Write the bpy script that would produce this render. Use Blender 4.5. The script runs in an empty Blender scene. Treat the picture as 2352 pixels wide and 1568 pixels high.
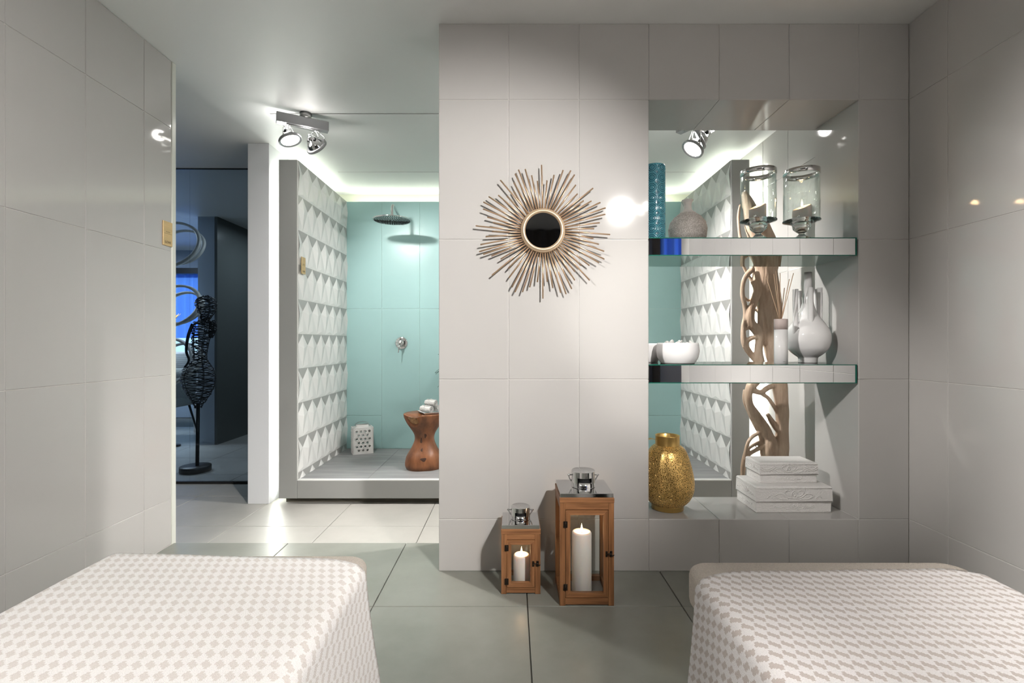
import bpy, bmesh, math, random
from mathutils import Vector, Matrix, noise
random.seed(7)
PI = math.pi
sc = bpy.context.scene
col = sc.collection

# ------------------------------------------------------------------ camera, world, exposure
F = 1115.0                       # focal length in pixels of the 2352 px wide frame
CZ = 0.98
cam_d = bpy.data.cameras.new('camera'); cam = bpy.data.objects.new('camera', cam_d); col.objects.link(cam)
cam.location = (0, 0, CZ); cam.rotation_euler = (PI / 2, 0, 0)
cam_d.sensor_width = 36; cam_d.lens = F / 2352 * 36; cam_d.shift_y = 3 / 2352
cam_d.clip_start = 0.02
sc.camera = cam
w = bpy.data.worlds.new('world'); sc.world = w; w.use_nodes = True
w.node_tree.nodes['Background'].inputs[0].default_value = (.9, .93, 1, 1)
w.node_tree.nodes['Background'].inputs[1].default_value = 0.25
sc.view_settings.view_transform = 'Standard'; sc.view_settings.look = 'None'
sc.view_settings.gamma = 1; sc.view_settings.use_curve_mapping = False
sc.view_settings.exposure = 0.0
sc.cycles.max_bounces = 12; sc.cycles.diffuse_bounces = 5; sc.cycles.glossy_bounces = 5
sc.cycles.transmission_bounces = 10; sc.cycles.transparent_max_bounces = 12
sc.cycles.sample_clamp_indirect = 4.0
sc.cycles.caustics_reflective = False; sc.cycles.caustics_refractive = False

def P(x, y, Y):                  # pixel of the photograph at depth Y -> point in the room
    return Vector(((x - 1176) / F * Y, Y, CZ - (y - 787) / F * Y))

# ------------------------------------------------------------------ materials
MATS = {}
def new_mat(name):
    m = bpy.data.materials.new(name); m.use_nodes = True
    return m, m.node_tree, m.node_tree.nodes['Principled BSDF']
def pm(name, c, rough=.5, metal=0, spec=.5, var=0, vscale=8, bump=0, bscale=60, stretch=None, c2=None, coat=0, trans=0, ior=1.45, sss=0, emit=None, estr=0, detail=4):
    if name in MATS: return MATS[name]
    m, nt, b = new_mat(name)
    I = b.inputs
    I['Base Color'].default_value = (*c, 1); I['Roughness'].default_value = rough; I['Metallic'].default_value = metal
    I['Specular IOR Level'].default_value = spec; I['Coat Weight'].default_value = coat; I['Coat Roughness'].default_value = .05
    I['Transmission Weight'].default_value = trans; I['IOR'].default_value = ior
    if sss: I['Subsurface Weight'].default_value = sss; I['Subsurface Radius'].default_value = (.012, .009, .007); I['Subsurface Scale'].default_value = 1
    if emit: I['Emission Color'].default_value = (*emit, 1); I['Emission Strength'].default_value = estr
    if var or bump:
        tc = nt.nodes.new('ShaderNodeTexCoord'); mp = nt.nodes.new('ShaderNodeMapping')
        geo = nt.nodes.new('ShaderNodeNewGeometry')
        nt.links.new(geo.outputs['Position'], mp.inputs['Vector'])
        if stretch: mp.inputs['Scale'].default_value = stretch
        if var:
            n = nt.nodes.new('ShaderNodeTexNoise'); n.inputs['Scale'].default_value = vscale; n.inputs['Detail'].default_value = detail; n.inputs['Roughness'].default_value = .6
            nt.links.new(mp.outputs[0], n.inputs['Vector'])
            mr = nt.nodes.new('ShaderNodeMapRange'); mr.inputs[1].default_value = .3; mr.inputs[2].default_value = .7
            nt.links.new(n.outputs['Fac'], mr.inputs[0])
            mx = nt.nodes.new('ShaderNodeMix'); mx.data_type = 'RGBA'
            c2_ = c2 or tuple(x * (1 - var) for x in c); c1_ = c if c2 else tuple(min(1, x * (1 + var)) for x in c)
            mx.inputs[6].default_value = (*c1_, 1); mx.inputs[7].default_value = (*c2_, 1)
            nt.links.new(mr.outputs[0], mx.inputs[0]); nt.links.new(mx.outputs[2], I['Base Color'])
        if bump:
            n2 = nt.nodes.new('ShaderNodeTexNoise'); n2.inputs['Scale'].default_value = bscale; n2.inputs['Detail'].default_value = 3
            nt.links.new(mp.outputs[0], n2.inputs['Vector'])
            bp = nt.nodes.new('ShaderNodeBump'); bp.inputs['Strength'].default_value = bump; bp.inputs['Distance'].default_value = .01
            nt.links.new(n2.outputs['Fac'], bp.inputs['Height']); nt.links.new(bp.outputs[0], I['Normal'])
    MATS[name] = m
    return m
def emis(name, c, s):
    m = bpy.data.materials.new(name); m.use_nodes = True; nt = m.node_tree; nt.nodes.clear()
    e = nt.nodes.new('ShaderNodeEmission'); e.inputs[0].default_value = (*c, 1); e.inputs[1].default_value = s
    o = nt.nodes.new('ShaderNodeOutputMaterial'); nt.links.new(e.outputs[0], o.inputs[0]); return m
def pane_mat(name, tint=(.96, .98, .97), refl=1.0, rough=.0, ior=1.45):
    m = bpy.data.materials.new(name); m.use_nodes = True; nt = m.node_tree; nt.nodes.clear()
    t = nt.nodes.new('ShaderNodeBsdfTransparent'); t.inputs[0].default_value = (*tint, 1)
    g = nt.nodes.new('ShaderNodeBsdfGlossy'); g.inputs['Roughness'].default_value = rough; g.inputs[0].default_value = (refl, refl, refl, 1)
    lw = nt.nodes.new('ShaderNodeLayerWeight'); lw.inputs[0].default_value = .5
    pw = nt.nodes.new('ShaderNodeMath'); pw.operation = 'POWER'; pw.inputs[1].default_value = 4.5
    nt.links.new(lw.outputs['Facing'], pw.inputs[0])
    f = nt.nodes.new('ShaderNodeMath'); f.operation = 'MULTIPLY_ADD'; f0 = ((ior - 1) / (ior + 1)) ** 2
    f.inputs[1].default_value = 1 - f0; f.inputs[2].default_value = f0; nt.links.new(pw.outputs[0], f.inputs[0])
    mx = nt.nodes.new('ShaderNodeMixShader'); o = nt.nodes.new('ShaderNodeOutputMaterial')
    nt.links.new(f.outputs[0], mx.inputs[0]); nt.links.new(t.outputs[0], mx.inputs[1]); nt.links.new(g.outputs[0], mx.inputs[2]); nt.links.new(mx.outputs[0], o.inputs[0])
    return m
def attr_mat(name, attr, c1, c2, rough, metal=0, coat=0, lo=0, hi=1):
    m, nt, b = new_mat(name)
    a = nt.nodes.new('ShaderNodeAttribute'); a.attribute_name = attr
    mr = nt.nodes.new('ShaderNodeMapRange'); mr.inputs[1].default_value = lo; mr.inputs[2].default_value = hi
    mx = nt.nodes.new('ShaderNodeMix'); mx.data_type = 'RGBA'; mx.inputs[6].default_value = (*c1, 1); mx.inputs[7].default_value = (*c2, 1)
    nt.links.new(a.outputs['Fac'], mr.inputs[0]); nt.links.new(mr.outputs[0], mx.inputs[0]); nt.links.new(mx.outputs[2], b.inputs['Base Color'])
    b.inputs['Roughness'].default_value = rough; b.inputs['Metallic'].default_value = metal; b.inputs['Coat Weight'].default_value = coat; b.inputs['Coat Roughness'].default_value = .08
    return m

TILE = pm('taupe_glazed_tile', (.45, .436, .422), .065, bump=.008, bscale=5, var=.012, vscale=3)
GROUT = pm('pale_grout', (.60, .585, .56), .5)
GROUTF = pm('floor_grout', (.17, .17, .155), .9)
FLOORT = pm('concrete_floor_tile', (.25, .253, .227), .30, var=.1, c2=(.155, .158, .137), vscale=1.7, bump=.02, bscale=30, detail=8)
FLOORL = pm('concrete_floor_tile_low', (.43, .415, .385), .36, var=.1, c2=(.32, .31, .285), vscale=1.7, bump=.02, bscale=30, detail=8)
CEIL = pm('ceiling_paint', (.82, .825, .815), .5, var=.01, vscale=2)
WHITEP = pm('white_paint', (.72, .73, .75), .5)
GREYM = pm('grey_satin_panel', (.29, .29, .28), .32, var=.02, vscale=4)
TEAL = pm('aqua_glass_tile', (.36, .555, .55), .28, spec=.3, var=.015, vscale=3)
TEALG = pm('aqua_grout', (.52, .68, .66), .7)
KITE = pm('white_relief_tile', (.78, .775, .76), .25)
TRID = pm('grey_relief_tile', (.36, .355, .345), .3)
SHF = pm('grey_wood_look_tile', (.30, .30, .30), .45, var=.2, c2=(.21, .21, .215), vscale=2.2, stretch=(1.2, 9, 1), detail=7)
CHROME = pm('chrome', (.80, .80, .80), .07, 1)
STEEL = pm('brushed_steel', (.42, .42, .42), .3, 1)
LAMPGREY = pm('lamp_grey', (.30, .30, .31), .35, .6)
BLACK = pm('black_metal', (.012, .012, .013), .4)
BRONZE = pm('dark_bronze', (.03, .022, .016), .35, .7)
MIRROR = pm('silvered_mirror', (.88, .89, .90), .01, 1)
DMIR = pm('smoked_mirror', (.20, .20, .20), .03, 1)
GREENEDGE = pm('green_glass_edge', (.01, .12, .085), .1)
GOLDROD = pm('champagne_gold', (.62, .43, .28), .32, .75)
WOOD = pm('honey_teak', (.33, .150, .062), .42, var=.3, c2=(.12, .048, .018), vscale=26, stretch=(3, 3, .16), detail=6)
WOODH = pm('honey_teak_rail', (.36, .165, .07), .42, var=.3, c2=(.15, .062, .024), vscale=26, stretch=(.16, 3, 3), detail=6)
STUMP = pm('teak_root_wood', (.27, .108, .046), .38, var=.3, c2=(.085, .03, .013), vscale=9, stretch=(1.6, 1.6, .5), bump=.15, bscale=20, detail=8)
STUMPC = pm('raw_burl_wood', (.5, .28, .12), .6, var=.4, c2=(.16, .07, .03), vscale=45, bump=.6, bscale=60)
DRIFT = pm('driftwood', (.66, .52, .40), .6, var=.3, c2=(.40, .275, .19), vscale=11, stretch=(1.7, 1.7, .3), bump=.9, bscale=30, detail=7)
CERAM = pm('white_glazed_ceramic', (.90, .89, .89), .08, coat=.4)
CERMAT = pm('white_matt_ceramic', (.76, .75, .73), .35)
WAX = pm('candle_wax', (.86, .80, .77), .45, sss=.5, emit=(1, .72, .55), estr=.0)
WAXG = pm('candle_wax_by_flame', (.9, .78, .70), .4, sss=.7)
FLAME = emis('candle_flame', (1, .62, .28), 22)
BRASS = pm('brushed_brass_plate', (.62, .43, .22), .38, .35, var=.08, vscale=8, stretch=(1, 1, 6))
INK = pm('engraved_ink', (.06, .04, .02), .6)
TOWEL = pm('terry_cotton', (.82, .81, .79), .95, bump=1.0, bscale=260)
REED = pm('rattan_reed', (.62, .43, .29), .6)
PALEW = pm('pale_pinkish_wood', (.60, .50, .47), .5, var=.06, vscale=10, stretch=(6, 6, 1))
LEAF = pm('dark_green_leaf', (.035, .075, .045), .4)
WICK = pm('burnt_wick', (.02, .015, .012), .9)
GLASS = pm('clear_glass', (1, 1, 1), .0, trans=1, ior=1.45)
PANE = pane_mat('lantern_pane', (.95, .96, .95))
TINT = pane_mat('smoked_glass_pane', (.60, .66, .70), .8, ior=1.45)
LEDM = emis('led_diffuser', (.93, 1.0, .84), 21)
LEDV = emis('led_diffuser_vertical', (.96, 1.0, .92), 50)
LEDW = emis('led_diffuser_vertical_right', (.96, 1.0, .90), 70)
LAMPF = emis('halogen_face', (1, .97, .9), 30)
BOXM = pm('embossed_white_leather', (.74, .72, .705), .5, bump=.4, bscale=150)
LINEN = pm('beige_woven_linen', (.56, .50, .44), .9, var=.12, vscale=260, bump=.8, bscale=420)
CURT = pm('dark_curtain', (.05, .043, .04), .85)
BAY = pm('brown_bay_wall', (.34, .30, .27), .6)
BLUEC = pm('blue_curtain', (.08, .20, .70), .8, emit=(.05, .16, .75), estr=.05)  # faint emission stands in for light on the cloth
FUR = pm('grey_fur', (.35, .36, .33), .95, bump=1, bscale=120)
DARKT = pm('charcoal_wall', (.12, .13, .125), .25)
PGREY = pm('blue_grey_paint', (.42, .48, .56), .6)

# houndstooth: staggered slanted stars stepped thread by thread, UV in metres
def houndstooth(nm, ca, cb):
    m, nt, b = new_mat(nm)
    N = nt.nodes.new; L = nt.links.new
    uv = N('ShaderNodeUVMap'); sx = N('ShaderNodeSeparateXYZ')
    no = N('ShaderNodeTexNoise'); no.inputs['Scale'].default_value = 260; no.inputs['Detail'].default_value = 2
    L(uv.outputs[0], no.inputs['Vector'])
    vm = N('ShaderNodeVectorMath'); vm.operation = 'SCALE'; vm.inputs[3].default_value = .0022
    L(no.outputs['Color'], vm.inputs[0])
    va = N('ShaderNodeVectorMath'); va.operation = 'ADD'; L(uv.outputs[0], va.inputs[0]); L(vm.outputs[0], va.inputs[1])
    L(va.outputs[0], sx.inputs[0])
    def M(op, a, bb=None):
        n = N('ShaderNodeMath'); n.operation = op
        for i, v in enumerate((a, bb)):
            if v is None: continue
            if isinstance(v, (int, float)): n.inputs[i].default_value = v
            else: L(v, n.inputs[i])
        return n.outputs[0]
    CU, CV, ST = 0.0236, 0.0285, 11
    vv_ = M('DIVIDE', M('ADD', sx.outputs[1], 4.0), CV); row = M('FLOOR', vv_)
    uu_ = M('ADD', M('DIVIDE', M('ADD', sx.outputs[0], 4.0), CU), M('MULTIPLY', row, .44))
    fv = M('FLOOR', M('MULTIPLY', vv_, ST)); fu = M('FLOOR', M('MULTIPLY', uu_, ST))
    v_ = M('SUBTRACT', M('DIVIDE', M('ADD', M('MODULO', fv, ST), .5), ST), .5)
    u_ = M('SUBTRACT', M('DIVIDE', M('ADD', M('MODULO', fu, ST), .5), ST), .5)
    au, av = M('ABSOLUTE', u_), M('ABSOLUTE', v_)
    arm1 = M('MULTIPLY', M('LESS_THAN', M('ABSOLUTE', M('ADD', u_, M('MULTIPLY', v_, .52))), M('SUBTRACT', .205, M('MULTIPLY', av, .24))), M('LESS_THAN', av, .44))
    arm2 = M('MULTIPLY', M('LESS_THAN', M('ABSOLUTE', M('ADD', v_, M('MULTIPLY', u_, .22))), M('SUBTRACT', .235, M('MULTIPLY', au, .36))), M('LESS_THAN', au, .43))
    dark = M('MAXIMUM', arm1, arm2)
    tw = M('LESS_THAN', M('MODULO', M('ADD', fu, fv), 4), 1.5)
    mx = N('ShaderNodeMix'); mx.data_type = 'RGBA'; mx.inputs[6].default_value = ca; mx.inputs[7].default_value = cb
    L(dark, mx.inputs[0])
    n2 = N('ShaderNodeTexNoise'); n2.inputs['Scale'].default_value = 500; L(uv.outputs[0], n2.inputs['Vector'])
    mr = N('ShaderNodeMapRange'); mr.inputs[3].default_value = .78; mr.inputs[4].default_value = 1.16; L(n2.outputs['Fac'], mr.inputs[0])
    mm = N('ShaderNodeMix'); mm.data_type = 'RGBA'; mm.blend_type = 'MULTIPLY'; mm.inputs[0].default_value = 1
    L(mx.outputs[2], mm.inputs[6]); L(mr.outputs[0], mm.inputs[7]); L(mm.outputs[2], b.inputs['Base Color'])
    bp = N('ShaderNodeBump'); bp.inputs['Strength'].default_value = .8; bp.inputs['Distance'].default_value = .004
    h = M('ADD', M('MULTIPLY', tw, .35), n2.outputs['Fac']); L(h, bp.inputs['Height']); L(bp.outputs[0], b.inputs['Normal'])
    b.inputs['Roughness'].default_value = .95; b.inputs['Sheen Weight'].default_value = .2
    return m
HOUND = houndstooth('houndstooth_wool', (.80, .765, .755, 1), (.52, .45, .415, 1))
HOUND_LIT = houndstooth('houndstooth_wool_lit', (.84, .815, .80, 1), (.68, .63, .595, 1))  # lightened copy: overexposure on the left bed is put into the colour

def gold_filigree():
    m, nt, b = new_mat('gold_filigree')
    N = nt.nodes.new; L = nt.links.new
    g = N('ShaderNodeTexCoord'); v = N('ShaderNodeTexVoronoi'); v.feature = 'DISTANCE_TO_EDGE'; v.inputs['Scale'].default_value = 150
    L(g.outputs['Object'], v.inputs['Vector'])
    mr = N('ShaderNodeMapRange'); mr.inputs[1].default_value = .10; mr.inputs[2].default_value = .28; L(v.outputs['Distance'], mr.inputs[0])
    mx = N('ShaderNodeMix'); mx.data_type = 'RGBA'; mx.inputs[6].default_value = (.95, .62, .22, 1); mx.inputs[7].default_value = (.22, .12, .03, 1)
    L(mr.outputs[0], mx.inputs[0]); L(mx.outputs[2], b.inputs['Base Color'])
    bp = N('ShaderNodeBump'); bp.inputs['Strength'].default_value = .9; bp.inputs['Distance'].default_value = .003; bp.invert = True
    L(mr.outputs[0], bp.inputs['Height']); L(bp.outputs[0], b.inputs['Normal'])
    b.inputs['Metallic'].default_value = .85; b.inputs['Roughness'].default_value = .34
    return m
FILI = gold_filigree()
GOLD = pm('satin_gold', (.72, .47, .16), .3, .9)

# ------------------------------------------------------------------ mesh helpers
def smooth_path(pts, n=6):
    pts = [tuple(p) for p in pts]
    if len(pts) < 3: return pts
    out = []
    for i in range(len(pts) - 1):
        p0 = pts[max(i - 1, 0)]; p1 = pts[i]; p2 = pts[i + 1]; p3 = pts[min(i + 2, len(pts) - 1)]
        for k in range(n):
            t = k / n
            out.append(tuple(.5 * (2 * b + (c - a) * t + (2 * a - 5 * b + 4 * c - d) * t * t + (3 * b - a - 3 * c + d) * t ** 3) for a, b, c, d in zip(p0, p1, p2, p3)))
    out.append(pts[-1]); return out
class MB:
    def __init__(s): s.v = []; s.f = []; s.sm = []; s.uv = None
    def add(s, vs, fs, smooth=False):
        o = len(s.v); s.v += [tuple(p) for p in vs]
        for f in fs: s.f.append(tuple(i + o for i in f)); s.sm.append(smooth)
        return s
    def box(s, x0, x1, y0, y1, z0, z1):
        vs = [(x, y, z) for z in (z0, z1) for y in (y0, y1) for x in (x0, x1)]
        return s.add(vs, [(0, 2, 3, 1), (4, 5, 7, 6), (0, 1, 5, 4), (2, 6, 7, 3), (0, 4, 6, 2), (1, 3, 7, 5)])
    def bbox(s, x0, x1, y0, y1, z0, z1, b=.002):          # box with chamfered edges
        bm = bmesh.new(); bmesh.ops.create_cube(bm, size=1)
        for v in bm.verts: v.co = Vector(((x0 + x1) / 2 + v.co.x * (x1 - x0), (y0 + y1) / 2 + v.co.y * (y1 - y0), (z0 + z1) / 2 + v.co.z * (z1 - z0)))
        bmesh.ops.bevel(bm, geom=bm.edges[:], offset=b, segments=1, affect='EDGES')
        bm.verts.index_update(); s.add([v.co[:] for v in bm.verts], [[v.index for v in f.verts] for f in bm.faces]); bm.free(); return s
    def lathe(s, prof, n=48, c=(0, 0, 0), axis=None, sx=1, sy=1, smooth=True, fn=None):
        vs = []; fs = []; m = len(prof)
        for i in range(n):
            a = 2 * PI * i / n
            for j, (r, z) in enumerate(prof):
                if fn: r = fn(r, z, a, j)
                p = Vector((r * math.cos(a) * sx, r * math.sin(a) * sy, z))
                if axis is not None: p = axis @ p
                vs.append((p.x + c[0], p.y + c[1], p.z + c[2]))
        for i in range(n):
            k = (i + 1) % n
            for j in range(m - 1): fs.append((i * m + j, k * m + j, k * m + j + 1, i * m + j + 1))
        return s.add(vs, fs, smooth)
    def disc(s, r, n=32, c=(0, 0, 0), axis=None):
        vs = []
        for i in range(n):
            p = Vector((r * math.cos(2 * PI * i / n), r * math.sin(2 * PI * i / n), 0))
            if axis is not None: p = axis @ p
            vs.append((p.x + c[0], p.y + c[1], p.z + c[2]))
        return s.add(vs, [tuple(range(n))])
    def tube(s, pts, r, n=8, closed=False, cap=True, smooth=True):
        pts = [Vector(p) for p in pts]; m = len(pts)
        rs = r if hasattr(r, '__len__') else [r] * m
        vs = []; fs = []; up = None
        for i, p in enumerate(pts):
            a = pts[(i - 1) % m] if (closed or i > 0) else p
            b = pts[(i + 1) % m] if (closed or i < m - 1) else p
            t = (b - a).normalized()
            if up is None:
                up = Vector((0, 0, 1)) if abs(t.z) < .9 else Vector((1, 0, 0))
            u = (up - t * up.dot(t)).normalized(); up = u; w_ = t.cross(u)
            for k in range(n):
                an = 2 * PI * k / n; vs.append(tuple(p + (u * math.cos(an) + w_ * math.sin(an)) * rs[i]))
        for i in range(m if closed else m - 1):
            j = (i + 1) % m
            for k in range(n):
                l = (k + 1) % n; fs.append((i * n + k, i * n + l, j * n + l, j * n + k))
        s.add(vs, fs, smooth)
        if cap and not closed:
            o = len(s.v) - m * n
            s.f.append(tuple(o + k for k in reversed(range(n)))); s.sm.append(False)
            s.f.append(tuple(o + (m - 1) * n + k for k in range(n))); s.sm.append(False)
        return s
    def prism(s, poly, plane, d0, d1):                    # polygon in a plane ('xz','yz','xy') pushed along the third axis
        n = len(poly); vs = []
        for d in (d0, d1):
            for a, b in poly: vs.append({'xz': (a, d, b), 'yz': (d, a, b), 'xy': (a, b, d)}[plane])
        fs = [tuple(range(n)), tuple(reversed(range(n, 2 * n)))] + [(i, i + n, (i + 1) % n + n, (i + 1) % n) for i in range(n)]
        return s.add(vs, fs)
    def mesh(s, name, mat):
        me = bpy.data.meshes.new(name); me.from_pydata(s.v, [], s.f)
        me.polygons.foreach_set('use_smooth', s.sm); me.materials.append(mat)
        if s.uv:
            ul = me.uv_layers.new(name='UVMap')
            for lp in me.loops: ul.data[lp.index].uv = s.uv[lp.vertex_index]
        me.update()
        bm = bmesh.new(); bm.from_mesh(me); bmesh.ops.recalc_face_normals(bm, faces=bm.faces); bm.to_mesh(me); bm.free()
        return me
    def build(s, name, mat, parent=None, loc=None, **kw):
        return link(name, s.mesh(name, mat), parent, loc, **kw)
def link(name, me, parent=None, loc=None, label=None, cat=None, group=None, kind=None):
    o = bpy.data.objects.new(name, me); col.objects.link(o)
    if parent: o.parent = parent
    if loc is not None: o.location = loc
    tag(o, label, cat, group, kind); return o
def tag(o, label=None, cat=None, group=None, kind=None):
    if label: o['label'] = label
    if cat: o['category'] = cat
    if group: o['group'] = group
    if kind: o['kind'] = kind
    return o
def empty(name, loc, label, cat, group=None, rz=0):
    o = bpy.data.objects.new(name, None); col.objects.link(o); o.location = loc; o.rotation_euler[2] = rz; o.empty_display_size = .05
    return tag(o, label, cat, group)
def struct(name, mb, mat, label, cat): return mb.build(name, mat, label=label, cat=cat, kind='structure')
def rot_to(d): return Vector((0, 0, 1)).rotation_difference(Vector(d).normalized()).to_matrix()

# one tile = chamfered slab, data shared between tiles of one size
TC = {}
def tile_mesh(w_, h_, t, mat, b=.0015):
    k = (round(w_, 3), round(h_, 3), t, mat.name)
    if k not in TC:
        vs = [(0, 0, 0), (w_, 0, 0), (w_, h_, 0), (0, h_, 0), (0, 0, t - b), (w_, 0, t - b), (w_, h_, t - b), (0, h_, t - b), (b, b, t), (w_ - b, b, t), (w_ - b, h_ - b, t), (b, h_ - b, t)]
        fs = [(0, 3, 2, 1), (8, 9, 10, 11)] + [(i, (i + 1) % 4, (i + 1) % 4 + 4, i + 4) for i in range(4)] + [(i + 4, (i + 1) % 4 + 4, (i + 1) % 4 + 8, i + 8) for i in range(4)]
        me = bpy.data.meshes.new('tile'); me.from_pydata(vs, [], fs); me.materials.append(mat); me.update(); TC[k] = me
    return TC[k]
def tiles(parent, o, u, v, us, vs, mat, t=.0025, gap=.0022, skip=None, name='tile', jit=.00015):
    o = Vector(o); u = Vector(u); v = Vector(v); n = u.cross(v)
    for i in range(len(us) - 1):
        for j in range(len(vs) - 1):
            a0, a1, b0, b1 = us[i], us[i + 1], vs[j], vs[j + 1]
            if skip and skip((a0 + a1) / 2, (b0 + b1) / 2): continue
            me = tile_mesh(a1 - a0 - gap, b1 - b0 - gap, t, mat)
            ob = bpy.data.objects.new(name, me); col.objects.link(ob); ob.parent = parent
            p = o + u * (a0 + gap / 2) + v * (b0 + gap / 2) + n * (random.uniform(-jit, jit))
            ob.matrix_local = Matrix(((u.x, v.x, n.x, p.x), (u.y, v.y, n.y, p.y), (u.z, v.z, n.z, p.z), (0, 0, 0, 1)))

# ------------------------------------------------------------------ measured planes of the place
HC = 2.35; FL = -.127            # ceiling; lower corridor floor
XL, XR = -1.658, 1.705           # side walls
YW0, YW1 = 2.084, 2.387          # the wall with the niche
NX0, NX1, NZ0, NZ1 = .587, 1.488, .223, 2.023
ZR = [0, .223, .823, 1.423, 2.023, HC]

# ------------------------------------------------------------------ structure
mb = MB(); mb.box(XL - .12, XR + 1.4, -2.0, 2.383, -.127, -.008)
fl = struct('floor', mb, GROUTF, 'raised floor of large grey concrete-look tiles under the beds', 'floor')
fx = [-1.658, -1.095, -.518, .058, .634, 1.21, 1.705]
fy = [-2.0, -1.652, -1.076, -.5, .077, .653, 1.23, 1.806, 2.381]
tiles(fl, (0, 0, -.008), (1, 0, 0), (0, 1, 0), fx, fy, FLOORT, t=.008, gap=.0035)
mb = MB(); mb.box(-6.2, XR + .1, 2.383, 8.2, FL - .1, FL - .008)
fl2 = struct('floor_corridor', mb, GROUTF, 'lower corridor floor of pale tiles before the shower', 'floor')
tiles(fl2, (0, 0, FL - .008), (1, 0, 0), (0, 1, 0), [-1.107 - .577 * k for k in range(7, 0, -1)] + [-1.107, -.53, .047, .624, 1.201, 1.705], [2.39, 2.93, 3.507, 4.083, 4.66, 5.236, 5.81, 6.39], FLOORL, t=.008, gap=.0035)
# ceiling with two recessed track slots
mb = MB()
S = [(2.904, -1.45, 1.35), (3.897, -1.398, 1.47)]
ylist = [-2.0, S[0][0] - .006, S[0][0] + .006, S[1][0] - .005, S[1][0] + .005, 8.2]
for k, (a, b) in enumerate([(ylist[0], ylist[1]), (ylist[2], ylist[3]), (ylist[4], ylist[5])]): mb.box(-6.2, 3.2, a, b, HC, HC + .05)
for (y, x0, x1), (a, b) in zip(S, [(ylist[1], ylist[2]), (ylist[3], ylist[4])]):
    mb.box(-6.2, x0, a, b, HC, HC + .05); mb.box(x1, 3.2, a, b, HC, HC + .05)
mb.box(-6.2, 3.2, -2.0, 8.2, HC + .05, HC + .1)
struct('ceiling', mb, CEIL, 'smooth light grey painted ceiling over the whole suite', 'ceiling')
for n_, (y, x0, x1) in enumerate(S):
    mb = MB(); mb.box(x0, x1, y - .005, y + .005, HC + .02, HC + .048)
    struct('trim_%d' % (n_ + 1), mb, BLACK, ['black lighting track slot in the ceiling at the spotlight', 'black lighting track slot in the ceiling above the shower'][n_], 'track')

# left wall
mb = MB(); mb.box(XL - .12, XL - .0025, -2.0, 2.383, -.008, HC)
wl = struct('wall_left', mb, GROUT, 'left wall of glossy taupe tiles beside the left bed', 'wall')
ly = [2.1876 - .3 * k for k in range(14, 0, -1)] + [2.1876, 2.362]
tiles(wl, (XL - .0025, 0, 0), (0, 1, 0), (0, 0, 1), ly, ZR, TILE)
mb = MB(); mb.bbox(XL - .13, XL + .003, 2.364, 2.392, -.12, HC, .002)
struct('trim_3', mb, pm('pale_corner_trim', (.62, .63, .57), .3), 'pale vertical corner trim ending the left wall', 'trim')
# right wall, going on behind the niche wall
mb = MB(); mb.box(XR + .0025, XR + .12, -.72, YW0, -.008, HC); mb.box(XR + .0025, XR + .12, YW0, 4.6, FL, HC)
wr = struct('wall_right', mb, GROUT, 'right wall of glossy taupe tiles beside the right bed', 'wall')
ry = [1.899 - .3 * k for k in range(8, 0, -1)] + [1.899, YW0]
tiles(wr, (XR + .0025, 0, 0), (0, -1, 0), (0, 0, 1), [-a for a in reversed(ry)], ZR, TILE)
tiles(wr, (XR + .0025, 0, 0), (0, -1, 0), (0, 0, 1), [-a for a in reversed([2.4, 2.7, 3.0, 3.3, 3.6, 3.9, 4.2, 4.49])], [FL] + ZR[1:], TILE)
# wall with the niche
mb = MB(); y0, y1 = YW0 + .0025, YW1 - .0025
mb.box(-.315 + .0025, NX0 - .0025, y0, y1, -.127, HC); mb.box(NX1 + .0025, XR, y0, y1, -.127, HC)
mb.box(NX0 - .0025, NX1 + .0025, y0, y1, -.127, NZ0 - .0025); mb.box(NX0 - .0025, NX1 + .0025, y0, y1, NZ1 + .0025, HC)
wb = struct('wall_back', mb, GROUT, 'back wall of glossy taupe tiles with a shelved opening', 'wall')
wx = [-.315, -.015, .287, .587, .889, 1.189, 1.488, 1.705]
inn = lambda a, b: NX0 < a < NX1 and NZ0 < b < NZ1
tiles(wb, (0, y0, 0), (1, 0, 0), (0, 0, 1), wx, ZR, TILE, skip=inn)
tiles(wb, (0, y1, 0), (-1, 0, 0), (0, 0, 1), [-a for a in reversed(wx)], [FL] + ZR[1:], TILE, skip=lambda a, b: inn(-a, b))
tiles(wb, (-.309, 0, 0), (0, -1, 0), (0, 0, 1), [-YW1, -YW0], ZR, TILE)
tiles(wb, (NX0 - .0025, 0, 0), (0, 1, 0), (0, 0, 1), [YW0, YW1], [NZ0, .823, 1.423, NZ1], TILE)
tiles(wb, (NX1 + .0025, 0, 0), (0, -1, 0), (0, 0, 1), [-YW1, -YW0], [NZ0, .823, 1.423, NZ1], TILE)
tiles(wb, (0, 0, NZ0 - .0025), (1, 0, 0), (0, 1, 0), [NX0, .889, 1.189, NX1], [YW0, YW1], TILE)
tiles(wb, (0, 0, NZ1 + .0025), (1, 0, 0), (0, -1, 0), [NX0, .889, 1.189, NX1], [-YW1, -YW0], TILE)
# rear white wall, white pillar wall beside the shower
mb = MB(); mb.box(-1.67, XR + .006, 4.49, 4.6, FL, HC)
struct('wall_rear', mb, pm('white_paint_yellow_lit', (.66, .66, .56), .5), 'white wall behind the shower, yellow strip glow put into its colour', 'wall')  # white wall; the strip's yellowish light is put into its colour
mb = MB(); mb.bbox(-1.816, -1.669, 3.335, 4.6, FL, HC, .002)
struct('wall_pillar', mb, WHITEP, 'white painted wall end left of the shower', 'wall')

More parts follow.
